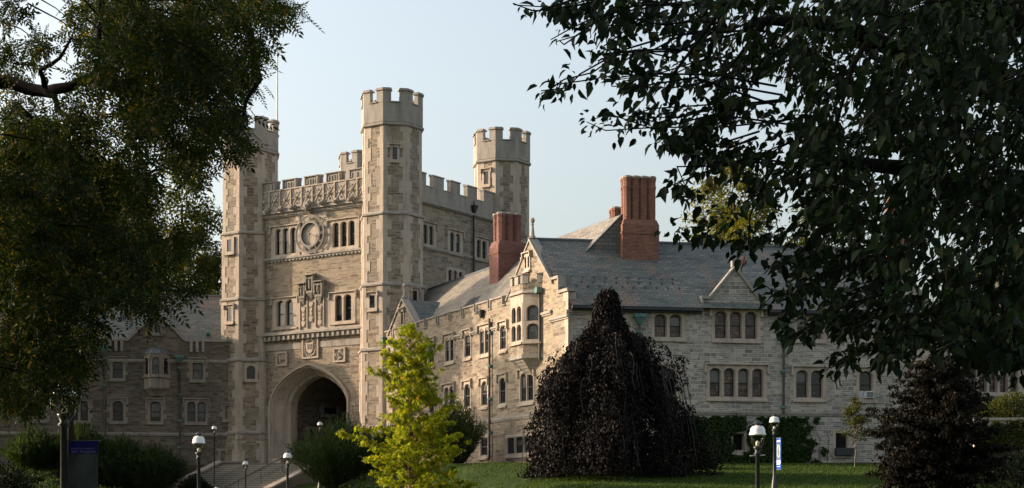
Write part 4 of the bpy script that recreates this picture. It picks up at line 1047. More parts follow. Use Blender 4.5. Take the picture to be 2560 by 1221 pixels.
for k in range(5):                                              # moulded corbel tapering into the wall
    f0 = 1 - k * .2; f1 = 1 - (k + .8) * .2; z1_ = hB0 - .18 - k * .16; z0_ = z1_ - .16
    def cr_(f, h):
        m_ = (so0 + so1) / 2; hw_ = (so1 - so0) / 2
        return [w1.P(m_ - hw_ * (.35 + .65 * f), h, -.02), w1.P(m_ - (hw_ - c45) * (.35 + .65 * f), h, c45 * f), w1.P(m_ + (hw_ - c45) * (.35 + .65 * f), h, c45 * f), w1.P(m_ + hw_ * (.35 + .65 * f), h, -.02)]
    oc.prism(cr_(f1, z0_), cr_(f0, z1_))
oc.build('oriel_corbel', LIME_G, dorm)
om = MB()
for i in range(3):
    wl, LL = orw(i)
    for (a, c_) in ([(0, .3), (LL - .3, LL)] if i != 1 else [(0, .28), (.58, 1.04), (LL - .28, LL)]):
        om.box(wl, a, c_, hT - .1, hT + .36, -.22, .03); om.wedge(wl, a - .03, c_ + .03, hT + .36, hT + .46, -.26, .09, .05)
om.build('oriel_battlement', LIME_G, dorm)

# ================================================================ LEFT WING
lwg = thing('stone_hall', 'dim stone wing with slate roof and rounded oriel left of the clock tower', 'building')
h3 = []
for (a, v0, c_, v1, n, pn) in [(178, 900, 224, 945, 2, GLASS), (281, 900, 307, 946, 1, GLASS), (481, 903, 507, 949, 1, GLASS_L), (85, 898, 111, 944, 1, GLASS),
        (85, 1003, 111, 1050, 1, GLASS), (175, 1002, 220, 1052, 2, GLASS), (281, 1003, 308, 1053, 1, GLASS), (375, 1004, 402, 1054, 1, GLASS), (468, 1005, 514, 1055, 2, GLASS_L), (563, 1015, 575, 1048, 1, GLASS)]:
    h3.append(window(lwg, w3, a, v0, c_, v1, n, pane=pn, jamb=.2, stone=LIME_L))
h3.append(window(lwg, w3, 553, 1128, 568, 1160, 1, arch=False, hood=False, pane=GLASS_L, jamb=.2, stone=LIME_L))
H3 = w3.at(300, 849)[1]
b = MB(); wall_holes(b, w3, 0, L3, 1.0, H3 - .1, h3)
sa3, ha3 = w3.at(392.6, 784); sl3, _ = w3.at(320, 849); sr3, _ = w3.at(463, 849)
b.face(w3.P(sl3, H3 - .1), w3.P(sr3, H3 - .1), w3.P(sa3, ha3))
b.face(w3.P(0, 1, 0), w3.P(0, H3, 0), w3.P(0, H3, -10), w3.P(0, 1, -10)); b.face(w3.P(L3, 1, -10), w3.P(0, 1, -10), w3.P(0, H3, -10), w3.P(L3, H3, -10))
b.face(w3.P(0, H3, 0), w3.P(0, 16.5, -5), w3.P(0, H3, -10))
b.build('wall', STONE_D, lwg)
g = MB(); coping(g, w3, (sl3, H3 - .1), (sa3, ha3), -.3, .12, .18); coping(g, w3, (sa3, ha3), (sr3, H3 - .1), -.3, .12, .18)
g.box(w3, 0, sl3, H3 - .1, H3 + .08, -.35, .12); g.box(w3, sr3, L3, H3 - .1, H3 + .08, -.35, .12)
for u in (218, 290, 493):
    t_, _ = w3.at(u, 849)
    for dx in (-.42, 0, .42): g.box(w3, t_ + dx - .1, t_ + dx + .1, H3 - .85, H3 + .0, .0, .16)
g.build('parapet_coping', LIME_G, lwg)
window(lwg, w3, 387, 813, 401, 832, 1, blind=True, jamb=.16, hood_drop=.3, stone=LIME_L)
rf = MB(); HR3 = w3.off(-5).at(500, 741)[1]
rf.face(w3.P(-.3, H3 - .15, -.3), w3.P(L3 + 1, H3 - .15, -.3), w3.P(L3 + 1, HR3, -5), w3.P(-.3, HR3, -5)); rf.face(w3.P(L3 + 1, H3 - .15, -10), w3.P(-.3, H3 - .15, -10), w3.P(-.3, HR3, -5), w3.P(L3 + 1, HR3, -5))
rf.face(w3.P(sl3, H3 - .12, -.25), w3.P(sa3, ha3, -.25), w3.P(sa3, ha3, -3.4), w3.P(sl3, H3 - .12, -.5)); rf.face(w3.P(sa3, ha3, -.25), w3.P(sr3, H3 - .12, -.25), w3.P(sr3, H3 - .12, -.5), w3.P(sa3, ha3, -3.4))
roof3 = rf.build('roof', SLATE, lwg)
rl = MB(); rl.tube([w3.P(-.3, HR3 + .03, -5), w3.P(L3 + 1, HR3 + .03, -5)], .09, 6); rl.build('ridge_cap', LEAD, roof3)
vv = MB(); p = w3.P(*w3.at(518, 850)[:1], 0, -.9); vv.blob((p.x, p.y, H3 + .62), .2, 1, 2, .1); vv.build('roof_vent', COPPER, roof3)
SCO(lwg, w3, 0, L3, w3.at(300, 900)[1], .12, .16); SCO(lwg, w3, 0, L3, w3.at(300, 1084)[1], .12, .16)
for u, vt, vb in ((263, 868, 1100), (450, 892, 1140)): downpipe(lwg, w3, u, vt, vb)
# rounded oriel
oa, oc_ = w3.at(360, 900)[0], w3.at(424, 900)[0]; om_ = (oa + oc_) / 2; rw = (oc_ - oa) / 2; dep = .75
OP = [(oa, 0), (oa + .42, dep * .85), (om_ - .33, dep * 1.15), (om_ + .33, dep * 1.15), (oc_ - .42, dep * .85), (oc_, 0)]
def o3(h, e=0, f=1.0): return [w3.P(om_ + (s - om_) * (1 + e) * (0.4 + .6 * f), h, max(-.02, (o + e * 1.0) * f)) for s, o in OP]
z = [w3.at(392, v)[1] for v in (985, 970, 948, 942, 892, 887, 869)]
ob = MB(); ob.prism(o3(z[2], 0), o3(z[3], 0)); ob.build('oriel_base', LIME_L, lwg)
oc = MB()
for (za, zb, ea, eb, fa_, fb) in ((z[1], z[2], .0, .0, 1, 1), (z[1] - .12, z[1], .04, .08, 1, 1), (z[1] - .35, z[1] - .121, 0, 0, .55, .85), (z[1] - .6, z[1] - .351, 0, 0, .25, .5)):
    oc.prism(o3(za, ea, fa_), o3(zb, eb, fb))
oc.build('oriel_corbel', LIME_L, lwg); oc = MB(); oc.prism(o3(z[4], .05), o3(z[5], .05)); oc.build('oriel_cornice', LIME_L, lwg)
od = MB(); od.prism(o3(z[5], .12), o3(z[5] + (z[6] - z[5]) * .6, 0, .75), True, False); od.prism(o3(z[5] + (z[6] - z[5]) * .6, 0, .75), o3(z[6], 0, .15)); od.build('oriel_roof', LEAD, lwg)
for i in range(5):
    A = w3.P(OP[i][0], 0, OP[i][1]); B = w3.P(OP[i + 1][0], 0, OP[i + 1][1]); wl = Wall((A.x, A.y), (B - A).xy); LL = (B - A).length
    if i == 0 or i == 4:
        q = MB(); q.face(wl.P(0, z[3]), wl.P(LL, z[3]), wl.P(LL, z[4]), wl.P(0, z[4])); 
    window(lwg, wl, 0, 0, 0, 0, 1, box=(.08, LL - .08, z[3] + .12, z[4] - .12), hood=False, tabs=False, jamb=.08, stone=LIME_L, pane=[GLASS, GLASS, GLASS_L, GLASS_W, GLASS][i], back=-.12)

# ================================================================ FAR RIGHT ANNEX
anx = thing('stone_annex', 'low flat topped stone wing with arched windows behind the dark red tree', 'building')
w4 = Wall(tuple((w2.O + w2.d * L2 + w2.n * -1.6).xy), tuple(w2.d.xy)); L4 = 16
h4 = []
h4.append(window(anx, w4, 2420, 909, 2545, 981, 5, pane=GLASS_W, jamb=.2))
h4.append(window(anx, w4, 2330, 909, 2370, 981, 2, pane=GLASS, jamb=.2))
H4 = w4.at(2450, 845)[1]
b = MB(); wall_holes(b, w4, 0, L4, 1.5, H4, h4)
b.face(w4.P(L4, 1.5, 0), w4.P(L4, 1.5, -9), w4.P(L4, H4, -9), w4.P(L4, H4, 0)); b.face(w4.P(L4, 1.5, -9), w4.P(0, 1.5, -9), w4.P(0, H4, -9), w4.P(L4, H4, -9)); b.face(w4.P(0, 1.5, -9), w4.P(0, 1.5, 0), w4.P(0, H4, 0), w4.P(0, H4, -9))
b.face(w4.P(0, H4 - .3, 0), w4.P(L4, H4 - .3, 0), w4.P(L4, H4 - .3, -9), w4.P(0, H4 - .3, -9)); b.build('wall', STONE_R, anx)
g = MB(); g.wedge(w4, 0, L4, H4, H4 + .18, -.4, .12, .08); g.build('coping', LIME_G, anx); SCO(anx, w4, 0, L4, w4.at(2450, 893)[1], .1, .16); SCO(anx, w4, 0, L4, w4.at(2450, 1038)[1], .1, .16)
# canted bay at the junction
bay = MB(); bp = [w2.P(L2 - 1.3, 0, 0), w2.P(L2 - .5, 0, .95), w2.P(L2 + .9, 0, .95), w2.P(L2 + 1.7, 0, -1.6)]
zb = w2.at(2260, 880)[1]
bay.prism([Vector((p.x, p.y, 1.5)) for p in bp] , [Vector((p.x, p.y, zb)) for p in bp]); bay.build('bay', STONE_R, anx)
for i in range(3):
    A, B = bp[i], bp[i + 1]; wl = Wall((A.x, A.y), (B - A).xy); LL = (B - A).length
    if LL > 1: window(anx, wl, 0, 0, 0, 0, 2 if LL > 1.1 else 1, box=(.25, LL - .25, w2.at(2260, 985)[1], w2.at(2260, 912)[1]), blind=True, jamb=.15, tabs=False, pane=GLASS)
q = MB(); q.prism([Vector((p.x, p.y, zb)) for p in bp], [Vector((p.x, p.y, zb + .2)) for p in bp]); q.build('bay_coping', LIME_G, anx)
# sunlit building beyond
far = thing('distant_stone_tower', 'sunlit pale stone tower glimpsed through leaves at the right edge', 'building')
wf = Wall((33.4, 112), (0.5, -0.866)); b = MB(); hh = (1290 - 676) / 4000 * 108
hf_ = [window(far, wf, 0, 0, 0, 0, 2, box=(2.2 + i * 3, 3.6 + i * 3, zz, zz + 2.2), jamb=.2, pane=GLASS) for i in range(2) for zz in (5, 9, 13)]
wall_holes(b, wf, 0, 9, 3, hh, hf_); b.face(wf.P(9, 3, 0), wf.P(9, 3, -8), wf.P(9, hh, -8), wf.P(9, hh, 0)); b.face(wf.P(9, 3, -8), wf.P(0, 3, -8), wf.P(0, hh, -8), wf.P(9, hh, -8)); b.face(wf.P(0, 3, -8), wf.P(0, 3, 0), wf.P(0, hh, 0), wf.P(0, hh, -8)); b.face(wf.P(0, hh, 0), wf.P(9, hh, 0), wf.P(9, hh, -8), wf.P(0, hh, -8))
b.build('wall', STONE, far)
g = MB()
for k in range(5): g.box(wf, k * 1.9, k * 1.9 + 1.1, hh, hh + .8, -.4, .06)
string_course(g, wf, 0, 9, hh - .6, .15, .2); g.build('battlement', LIME_G, far)

# ================================================================ STEPS
fr = Wall(tuple(tf.P(sc0, 0, 0).xy), tuple(D1.xy))                # o runs outwards from the arch
stp = thing('stone_steps', 'broad flight of worn stone steps climbing to the archway', 'steps')
b = MB(); nz = MB(); TOPO, TOPH = 4.2, 3.62; n = 26; tread = .40; rise_ = .152
for k in range(n):
    o0 = TOPO + k * tread; h = TOPH - k * rise_
    b.box(fr, -4.6, 4.6, h - .9, h - rise_ - .05, o0 - .02, o0 + tread - .002)
    nz.box(fr, -4.59, 4.59, h - rise_ - .049, h - rise_, o0 - .02, o0 + tread + .03)
b.build('risers', PAVE, stp); nz.build('treads', LIME_G, stp)  # treads paler than risers, light on the nosings put into the colour
b = MB(); b.box(fr, -4.6, 4.6, 2.2, TOPH, -.8, TOPO); b.box(fr, -2.75, 2.75, 2.2, TOPH + .15, -11.4, -.85); b.build('landing', PAVE, stp)
endo = TOPO + n * tread; endh = TOPH - n * rise_
for sg in (-1, 1):
    b = MB(); a0, a1 = (sg * 4.6, sg * 5.1) if sg > 0 else (-5.1, -4.6); e = .12
    b.prism([fr.P(a0, 1.0, .3), fr.P(a0, 1.0, TOPO), fr.P(a0, endh - 1.5, endo)] + [fr.P(a0, endh + e, endo), fr.P(a0, TOPH + e, TOPO - .2), fr.P(a0, TOPH + e, .3)],
            [fr.P(a1, 1.0, .3), fr.P(a1, 1.0, TOPO), fr.P(a1, endh - 1.5, endo)] + [fr.P(a1, endh + e, endo), fr.P(a1, TOPH + e, TOPO - .2), fr.P(a1, TOPH + e, .3)])
    w_ = b.build('cheek_wall', PAVE, stp); b = MB()
    b.prism([fr.P(a0 - .06, TOPH + e, .3), fr.P(a0 - .06, TOPH + e, TOPO - .2), fr.P(a0 - .06, endh + e, endo), fr.P(a0 - .06, endh + e + .14, endo), fr.P(a0 - .06, TOPH + e + .14, TOPO - .2), fr.P(a0 - .06, TOPH + e + .14, .3)],
            [fr.P(a1 + .06, TOPH + e, .3), fr.P(a1 + .06, TOPH + e, TOPO - .2), fr.P(a1 + .06, endh + e, endo), fr.P(a1 + .06, endh + e + .14, endo), fr.P(a1 + .06, TOPH + e + .14, TOPO - .2), fr.P(a1 + .06, TOPH + e + .14, .3)])
    b.build('coping', LIME_G, w_)
hr = MB(); x = 2.9
def sth(o): return TOPH - (o - TOPO) / tread * rise_ if o > TOPO else TOPH
hr.tube([fr.P(x, sth(o) + .92, o) for o in (TOPO - .5, TOPO, TOPO + 3, TOPO + 6, TOPO + 9)], .028, 6)
for o in (TOPO - .4, TOPO + 1.7, TOPO + 3.8, TOPO + 5.9, TOPO + 8.5): hr.tube([fr.P(x, sth(o) - .1, o), fr.P(x, sth(o) + .92, o)], .022, 6)
hr.build('handrail', IRON, stp)
rebase(stp, tuple(fr.P(0, endh, endo)))

# ================================================================ LAMP POSTS
def lamp(u, vtop, Y, hd, label, post_r=.055, fancy=False, base_z=None):
    top = W(u, vtop, Y); g0 = gh(top.x, top.y) if base_z is None else base_z
    t = thing('street_lamp', label, 'street lamp', (top.x, top.y, g0), 'black lamp posts with white capped glass globes')
    z = top.z - g0; s = hd / .62
    b = MB(); b.lathe((0, 0, 0), [(.17 * s, 0), (.17 * s, .12), (.13 * s, .2), (.12 * s, .55), (.09 * s, .75), (.085, .8), (post_r, .95), (post_r * .85, z - hd - .16), (post_r * 1.6, z - hd - .13), (post_r * .9, z - hd - .08), (.09 * s, z - hd), (.10 * s, z - hd + .03), (0, z - hd + .035)], 12)
    b.build('post', IRON, t, True)
    b = MB(); b.lathe((0, 0, z - hd), [(.095 * s, .03), (.14 * s, .08), (.165 * s, .2), (.172 * s, .36)][0:4] if s else [], 20)
    bb_ = MB(); zz = z - hd
    bb_.lathe((0, 0, zz), [(.09 * s, .03 * s), (.13 * s, .06 * s), (.155 * s, .14 * s), (.163 * s, .30 * s)], 20); bb_.build('glass_globe', LGLASS, t, True)
    b = MB(); b.lathe((0, 0, zz), [(.182 * s, .285 * s), (.187 * s, .30 * s), (.18 * s, .32 * s), (.168 * s, .335 * s), (.165 * s, .40 * s), (.14 * s, .455 * s), (.10 * s, .485 * s), (.05 * s, .495 * s), (.0, .497 * s)], 20); b.build('shade', WHITEP, t, True)
    b = MB(); b.lathe((0, 0, zz), [(.05 * s, .49 * s), (.05 * s, .53 * s), (.118 * s, .535 * s), (.05 * s, .59 * s), (.018 * s, .61 * s), (0, .62 * s)], 16); b.build('cap', IRON, t)
    b = MB(); b.lathe((0, 0, zz), [(.02 * s, .03 * s), (.045 * s, .07 * s), (.045 * s, .13 * s), (.015 * s, .16 * s), (0, .162 * s)], 10); b.build('bulb_holder', WHITEP, t, True)
    if fancy:
        b = MB()
        for q in range(4):
            a = q * math.pi / 2 + .4; b.tube([(.05 * math.cos(a), .05 * math.sin(a), zz - .12), (.15 * s * math.cos(a), .15 * s * math.sin(a), zz + .02), (.18 * s * math.cos(a), .18 * s * math.sin(a), zz + .12), (.18 * s * math.cos(a), .18 * s * math.sin(a), zz + .3 * s)], .008, 5)
        b.build('bracket', IRON, t)
    return t, z - hd
la, za = lamp(1894, 1050, 35, .62, 'sharp near lamp post on the right lawn with small metal crossbar')
q = MB(); q.tube([(-.17, -.05, za - .17), (.17, .05, za - .15)], .012, 6); q.build('crossbar', WHITEM, la)
lb, zb_ = lamp(1936, 1033, 56.4, .62, 'lamp post carrying a narrow blue banner on the right lawn')
lc, zc = lamp(160, 933, 23, .62, 'large dark lamp post beside the navy banner at left', .06, True)
lamp(497, 1079, 44.5, .62, 'lamp post in front of the dark round shrub, left of the steps')
lamp(536, 1061, 107.5, .6, 'slim distant lamp post at the left wing wall, left of the steps', .045)
lamp(614, 1148, 98, .62, 'short lamp post seen against the middle of the steps', .05)
lamp(719, 1125, 67, .62, 'lamp post in front of the handrail at the right side of the steps')
lamp(800, 1051, 103, .6, 'lamp head rising from the feathery shrub before the archway', .05)
lamp(542, 1214, 80, .5, 'lamp whose white cap only just shows at the bottom edge by the steps', .05)
# narrow banner (edge on to the camera)
def banner_img(name):
    m = NT(name); o = m.uv(); n = m.noise(o, 2.2, 5); n2 = m.noise(m.mapv(o, (3, .7, 1)), 1.4, 3)
    c_ = m.ramp(n.outputs['Fac'], [(.3, (.012, .014, .012)), (.5, (.045, .055, .055)), (.7, (.09, .075, .05))])
    return m.fin(m.mix(.5, c_, m.ramp(n2.outputs['Fac'], [(.35, (.03, .017, .008)), (.6, (.06, .075, .08))])), .8, .1)
BIMG = banner_img('banner_picture')
bn = thing('banner', 'narrow bright blue banner with oval portrait on the right lamp post', 'banner', tuple(lb.location))
bw = Wall((0.03, 0), (0.42, -0.9)); Wb = .30; zt = W(0, 1097, 56.4).z - lb.location.z; zm0 = W(0, 1174, 56.4).z - lb.location.z
def bh(f): return zt + (zm0 - zt) * f
q = MB(); q.box(bw, .05, .05 + Wb, zm0, zt, -.012, .0); q.build('cloth', BLUE, bn)
q = MB(); q.box(bw, .09, .01 + Wb, bh(.66), bh(.17), .0, .004); q.build('picture', plain('grey_green_print', (.16, .2, .15), .8, .1), bn)
q = MB(); cz, cxx = (bh(.17) + bh(.66)) / 2, .05 + Wb / 2
for r0, r1 in ((.55, 1.0),):
    A = [bw.P(cxx + .09 * math.cos(k * .314), cz + .22 * math.sin(k * .314), .005) for k in range(20)]; B = [bw.P(cxx + .06 * math.cos(k * .314), cz + .18 * math.sin(k * .314), .005) for k in range(20)]
    for k in range(20): q.face(A[k], A[(k + 1) % 20], B[(k + 1) % 20], B[k])
q.build('oval_portrait', plain('portrait_grey', (.5, .5, .46), .8, .1), bn)
q = MB()
for f, a, c_ in ((.70, .09, .19), (.70, .2, .33), (.735, .09, .19), (.735, .2, .33), (.77, .09, .33), (.80, .09, .33), (.83, .09, .3), (.90, .12, .3), (.06, .09, .32), (.10, .09, .32)):
    q.box(bw, a, c_, bh(f) - .022, bh(f), .0, .005)
q.build('lettering', WHITEM, bn)
q = MB(); q.box(bw, 0, .06 + Wb, zt, zt + .02, -.02, .01); q.box(bw, 0, .06 + Wb, zm0 - .02, zm0, -.02, .01); q.build('bracket', IRON, bn)
# museum banner on the near left lamp
mb = thing('banner', 'navy headed museum banner with dim picture hung on the left lamp post', 'banner', tuple(lc.location))
def ml(u, v): p = W(u, v, 23) - lc.location; return p.x, p.z
x0, zt = ml(171, 1104); x1, zm1 = ml(244.5, 1135); _, zb2 = ml(171, 1240)
mw = Wall((0, 0), (1, 0.0))
q = MB(); q.box(mw, x0, x1, zm1, zt, -.008, .008); q.build('header', NAVY, mb)
q = MB(); q.box(mw, x0, x1, zb2, zm1 - .001, -.008, .008); q.build('picture', BIMG, mb)
q = MB(); q.tube([(0.05, 0, zt + .01), (x1 + .02, 0, zt + .01)], .008, 6); q.tube([(0.05, 0, zb2 - .01), (x1 + .02, 0, zb2 - .01)], .008, 6); q.blob((x1 + .03, 0, zt + .01), .014, 0, 1, 0); q.build('bracket', IRON, mb)
LETT = plain('pale_lettering', (.16, .17, .3), .8, .1)
def words(txt, size, x, z_, parent, width):
    cu = bpy.data.curves.new('lettering', 'FONT'); cu.body = txt; cu.size = size; cu.extrude = .001
    o = bpy.data.objects.new('lettering', cu); COL.objects.link(o); bpy.context.view_layer.update()
    me = bpy.data.meshes.new_from_object(o.evaluated_get(bpy.context.evaluated_depsgraph_get())); COL.objects.unlink(o); bpy.data.objects.remove(o)
    xs_ = [v.co.x for v in me.vertices]; k = width / (max(xs_) - min(xs_)); m0 = min(xs_)
    for v in me.vertices: v.co = Vector(((v.co.x - m0) * k + x, -.0105 - v.co.z, v.co.y + z_))
    me.materials.clear(); me.materials.append(LETT); o = bpy.data.objects.new('lettering', me); COL.objects.link(o); o.parent = parent
wdt = x1 - x0
words('PRINCETON UNIVERSITY', .030, x0 + wdt * .1, ml(0, 1124)[1], mb, wdt * .8)
words('ART MUSEUM', .05, x0 + wdt * .1, ml(0, 1133)[1], mb, wdt * .82)

# ================================================================ FOLIAGE
T_OV = (np.array([(0, 0, 0), (.20, .26, .10), (.60, .28, .05), (1.12, 0.03, -.28), (.62, -.27, .07), (.22, -.25, .12), (.5, 0, -.04)]), [(0, 6, 1), (1, 6, 2), (2, 6, 3), (0, 5, 6), (5, 4, 6), (4, 3, 6)])
T_DI = (np.array([(0, 0, 0), (.45, .22, .03), (1, 0, 0), (.45, -.22, .03)]), [(0, 2, 1), (0, 3, 2)])
T_NA = (np.array([(0, 0, 0), (.45, .07, .0), (1, 0, 0), (.45, -.07, .0)]), [(0, 2, 1), (0, 3, 2)])
def pinnate():
    v = []; f = []
    for k in range(5):
        for sg in (-1, 1):
            i = len(v); x = .12 + k * .17; L = .30 * (1 - abs(k - 2) * .08); dx, dy = .55, sg * .83
            px, py = -dy * .22, dx * .22 ; z = -.04 * k
            v += [(x, 0, z), (x + dx * L * .5 + px * L * .8, dy * L * .5 + py * L * .8, z + .01), (x + dx * L, dy * L, z - .06), (x + dx * L * .5 - px * L * .8, dy * L * .5 - py * L * .8, z + .01)]
            f += [(i, i + 2, i + 1), (i, i + 3, i + 2)]
    i = len(v); v += [(.9, 0, -.16), (1.05, .07, -.2), (1.25, 0, -.26), (1.05, -.07, -.2)]; f += [(i, i + 2, i + 1), (i, i + 3, i + 2)]
    return np.array(v), f
T_PI = pinnate()
def star():
    v = [(0, 0, 0)]; f = []
    for a, L in ((-2.0, .5), (-.95, .8), (0, 1), (.95, .8), (2.0, .5)):
        i = len(v); c_, s_ = math.cos(a), math.sin(a)
        v += [(.25 + c_ * L * .45 + s_ * .13, s_ * L * .45 - c_ * .13, .03), (.25 + c_ * L * .8, s_ * L * .8, -.08), (.25 + c_ * L * .45 - s_ * .13, s_ * L * .45 + c_ * .13, .03)]
        f += [(0, i, i + 1), (0, i + 1, i + 2)]
    return np.array(v), f
T_ST = star()
RN = np.random.default_rng(11)
def unit(a): return a / np.maximum(np.linalg.norm(a, axis=1, keepdims=True), 1e-6)
def leaf_mesh(name, pos, dr, up, size, tmpl, mat, parent):
    tv, tf_ = tmpl; N = len(pos); k = len(tv)
    X = unit(dr); Y = unit(np.cross(up, X)); Z = np.cross(X, Y)
    V = pos[:, None, :] + size[:, None, None] * (tv[None, :, 0:1] * X[:, None] + tv[None, :, 1:2] * Y[:, None] + tv[None, :, 2:3] * Z[:, None])
    Fa = (np.array(tf_)[None] + (np.arange(N) * k)[:, None, None]).reshape(-1, 3)
    me = bpy.data.meshes.new(name); nf = len(Fa)
    me.vertices.add(N * k); me.vertices.foreach_set('co', V.reshape(-1).astype(np.float32))
    me.loops.add(nf * 3); me.loops.foreach_set('vertex_index', Fa.reshape(-1).astype(np.int32))
    me.polygons.add(nf); me.polygons.foreach_set('loop_start', (np.arange(nf) * 3).astype(np.int32)); me.polygons.foreach_set('loop_total', np.full(nf, 3, np.int32))
    me.update(calc_edges=True); me.materials.append(mat)
    o = bpy.data.objects.new(name, me); COL.objects.link(o); o.parent = parent
    return o
def rdir(n, bias=(0, 0, 0)): return unit(RN.normal(size=(n, 3)) + np.array(bias))
def clump_leaves(cent, rad, per, sz, szv=.25, bias=(0, 0, -.5), upb=(0, 0, .9), flat=.8):
    cent = np.array(cent); rad = np.array(rad)
    idx = np.repeat(np.arange(len(cent)), per); n = len(idx)
    d = unit(RN.normal(size=(n, 3))) * (RN.random((n, 1)) ** .45); d[:, 2] *= flat
    p = cent[idx] + d * rad[idx][:, None]
    return p, rdir(n, bias), rdir(n, upb), sz * (1 + szv * RN.normal(size=n)).clip(.5, 1.6)
def limb(b, a, c_, r0, r1, sag=.1, n=6, seed=0):
    a, c_ = Vector(a), Vector(c_); L = (c_ - a).length; pts = []
    for k in range(n + 1):
        t = k / n; p = a.lerp(c_, t); w_ = math.sin(t * math.pi) * L * sag
        p += Vector((noise.noise((t * 2, seed, 0)) * w_ * 1.5, noise.noise((t * 2, seed, 5)) * w_ * 1.5, w_ * .8)); pts.append(p)
    b.tube(pts, [r0 + (r1 - r0) * (k / n) ** .8 for k in range(n + 1)], 6); return pts

def tree(name, label, cat, base, h0, top, rx, ry, ncl, per, crad, lsz, tmpl, mat, bark=BARK, trunk=.3, seed=1, group=None, shape=1.0, gap=.0, cz=None, bias=(0, 0, -.5), leafszv=.3, nl=18):
    """free-standing tree: crown as an uneven ellipsoid of clumps between heights h0 and top"""
    global RN; RN = np.random.default_rng(seed); rr = random.Random(seed)
    t = thing(name, label, cat, base, group); bz = base[2]
    c0 = (h0 + top) / 2 - bz; rz = (top - h0) / 2; cen = []; rad = []
    while len(cen) < ncl:
        d = unit(RN.normal(size=(1, 3)))[0]; r = RN.random() ** .42
        k = 1 + .35 * noise.noise(Vector(d * 1.6) + Vector((seed, 0, 0)))
        sx = 1 - shape * max(0, d[2] * r) * .45
        p = (d[0] * r * rx * k * sx, d[1] * r * ry * k * sx, c0 + d[2] * r * rz * k)
        if noise.noise(Vector(p) * .35 + Vector((seed * 7, 1, 2))) < -gap: continue
        cen.append(p); rad.append(crad * rr.uniform(.6, 1.35))
    p, d, u, s = clump_leaves(cen, rad, per, lsz, leafszv, bias)
    leaf_mesh('crown', p, d, u, s, tmpl, mat, t)
    b = MB(); hgt = c0 + rz * .55
    pts = [Vector((0, 0, -.2)), Vector((.05, 0, hgt * .3)), Vector((-.05, .08, hgt * .6)), Vector((0, 0, hgt))]
    b.tube(pts, [trunk * 1.25, trunk, trunk * .7, trunk * .25], 9)
    for i, c_ in enumerate(rr.sample(cen, min(nl, len(cen)))):
        z = max(h0 - bz - .2 * rz, min(c_[2] * .75, hgt * .95)); z = max(.4, z - abs(rx) * .25)
        limb(b, (0, 0, z), c_, trunk * .42 * (1 - z / (hgt + .01) * .5), .025, .12, 6, seed + i)
    b.build('trunk', bark, t, True)
    return t
def gp(u, Y): x = (u - CX) / F * Y; return (x, Y, gh(x, Y))

# --- trees behind the buildings
p = gp(455, 150); tree('tree', 'broad green tree behind the left wing roof beside the tower', 'tree', p, 13, (1290 - 385) / F * 150, 4.3, 4, 90, 260, 1.5, .34, T_DI, LF_GREEN, seed=4, trunk=.4, gap=.15)
p = gp(520, 160); tree('tree', 'smaller green tree just left of the left turret above the roof', 'tree', p, 12, (1290 - 612) / F * 160, 2.6, 3, 50, 240, 1.2, .34, T_DI, LF_GREEN, seed=5, trunk=.3, gap=.2)
p = gp(1835, 128); tree('tree', 'sunlit yellow green tree rising behind the right wing roof', 'tree', p, 13, (1290 - 392) / F * 128, 4.6, 4, 120, 260, 1.3, .3, T_DI, LF_GOLD, seed=6, trunk=.4, gap=.2)
p = gp(2060, 135); tree('tree', 'olive green tree behind the roof ridge at right', 'tree', p, 12, (1290 - 470) / F * 135, 4.6, 4, 90, 240, 1.4, .3, T_DI, LF_GREEN, seed=7, trunk=.4, gap=.2)
p = gp(2420, 120); tree('tree', 'dark green tree behind the low annex at far right', 'tree', p, 6, (1290 - 640) / F * 120, 4.5, 4, 90, 240, 1.3, .3, T_DI, LF_GREEN, seed=8, trunk=.4, gap=.15)
# --- middle distance trees on the left
p = gp(175, 106); tree('tree', 'large golden edged tree before the left wing', 'tree', p, (1290 - 770) / F * 106, (1290 - 345) / F * 106, 6.6, 4.5, 200, 300, 1.35, .26, T_DI, LF_GREEN, seed=9, trunk=.2, gap=.2)
tree('tree', 'tall tree at the far left beyond the frame edge', 'tree', (-38, 99, 3.4), 6, 20.5, 6.5, 8, 190, 260, 1.5, .34, T_DI, LF_GREEN, seed=10, trunk=.45, gap=.12)

tree('tree', 'leafy tree standing out of frame at left, shading the right foreground', 'tree', (-14.5, 14.5, -1.6), -.6, 9.5, 6.2, 6, 200, 260, 1.1, .3, T_DI, LF_GREEN, seed=20, trunk=.4, shape=.3)
# --- near ash tree, upper left, limbs reaching in from a trunk outside the frame
RN = np.random.default_rng(21)
ash = thing('ash_tree', 'big dark tree with feathery leaves overhanging the upper left corner', 'tree', (-9.5, 19, -1.6))
AB = ash.location
cl = [(230, 60, 70), (330, 30, 95), (450, 40, 100), (560, 40, 100), (655, 20, 70), (300, 140, 75), (420, 130, 95), (530, 140, 95), (630, 130, 70), (240, 200, 45), (350, 225, 75), (470, 225, 85), (575, 240, 70),
      (640, 200, 45), (250, 300, 45), (330, 320, 50), (590, 310, 55), (555, 365, 55), (500, 385, 45), (535, 425, 38), (620, 280, 40), (480, 350, 30), (700, 20, 50), (680, 90, 35), (610, 370, 30), (400, 290, 45),
      (10, 25, 34), (30, 150, 40), (8, 110, 30), (95, 125, 22), (60, 270, 62), (150, 290, 60), (100, 370, 90), (30, 420, 90), (215, 400, 80), (310, 410, 70), (190, 500, 100), (70, 540, 120),
      (30, 640, 110), (130, 640, 110), (150, 740, 110), (50, 780, 120), (150, 850, 90), (50, 900, 100), (130, 930, 62), (190, 900, 45), (30, 980, 50), (100, 990, 40), (235, 620, 80), (300, 530, 70), (215, 760, 60), (360, 480, 50),
      (380, 640, 62), (420, 700, 48), (330, 700, 60), (440, 600, 40), (350, 740, 35), (270, 690, 60)]
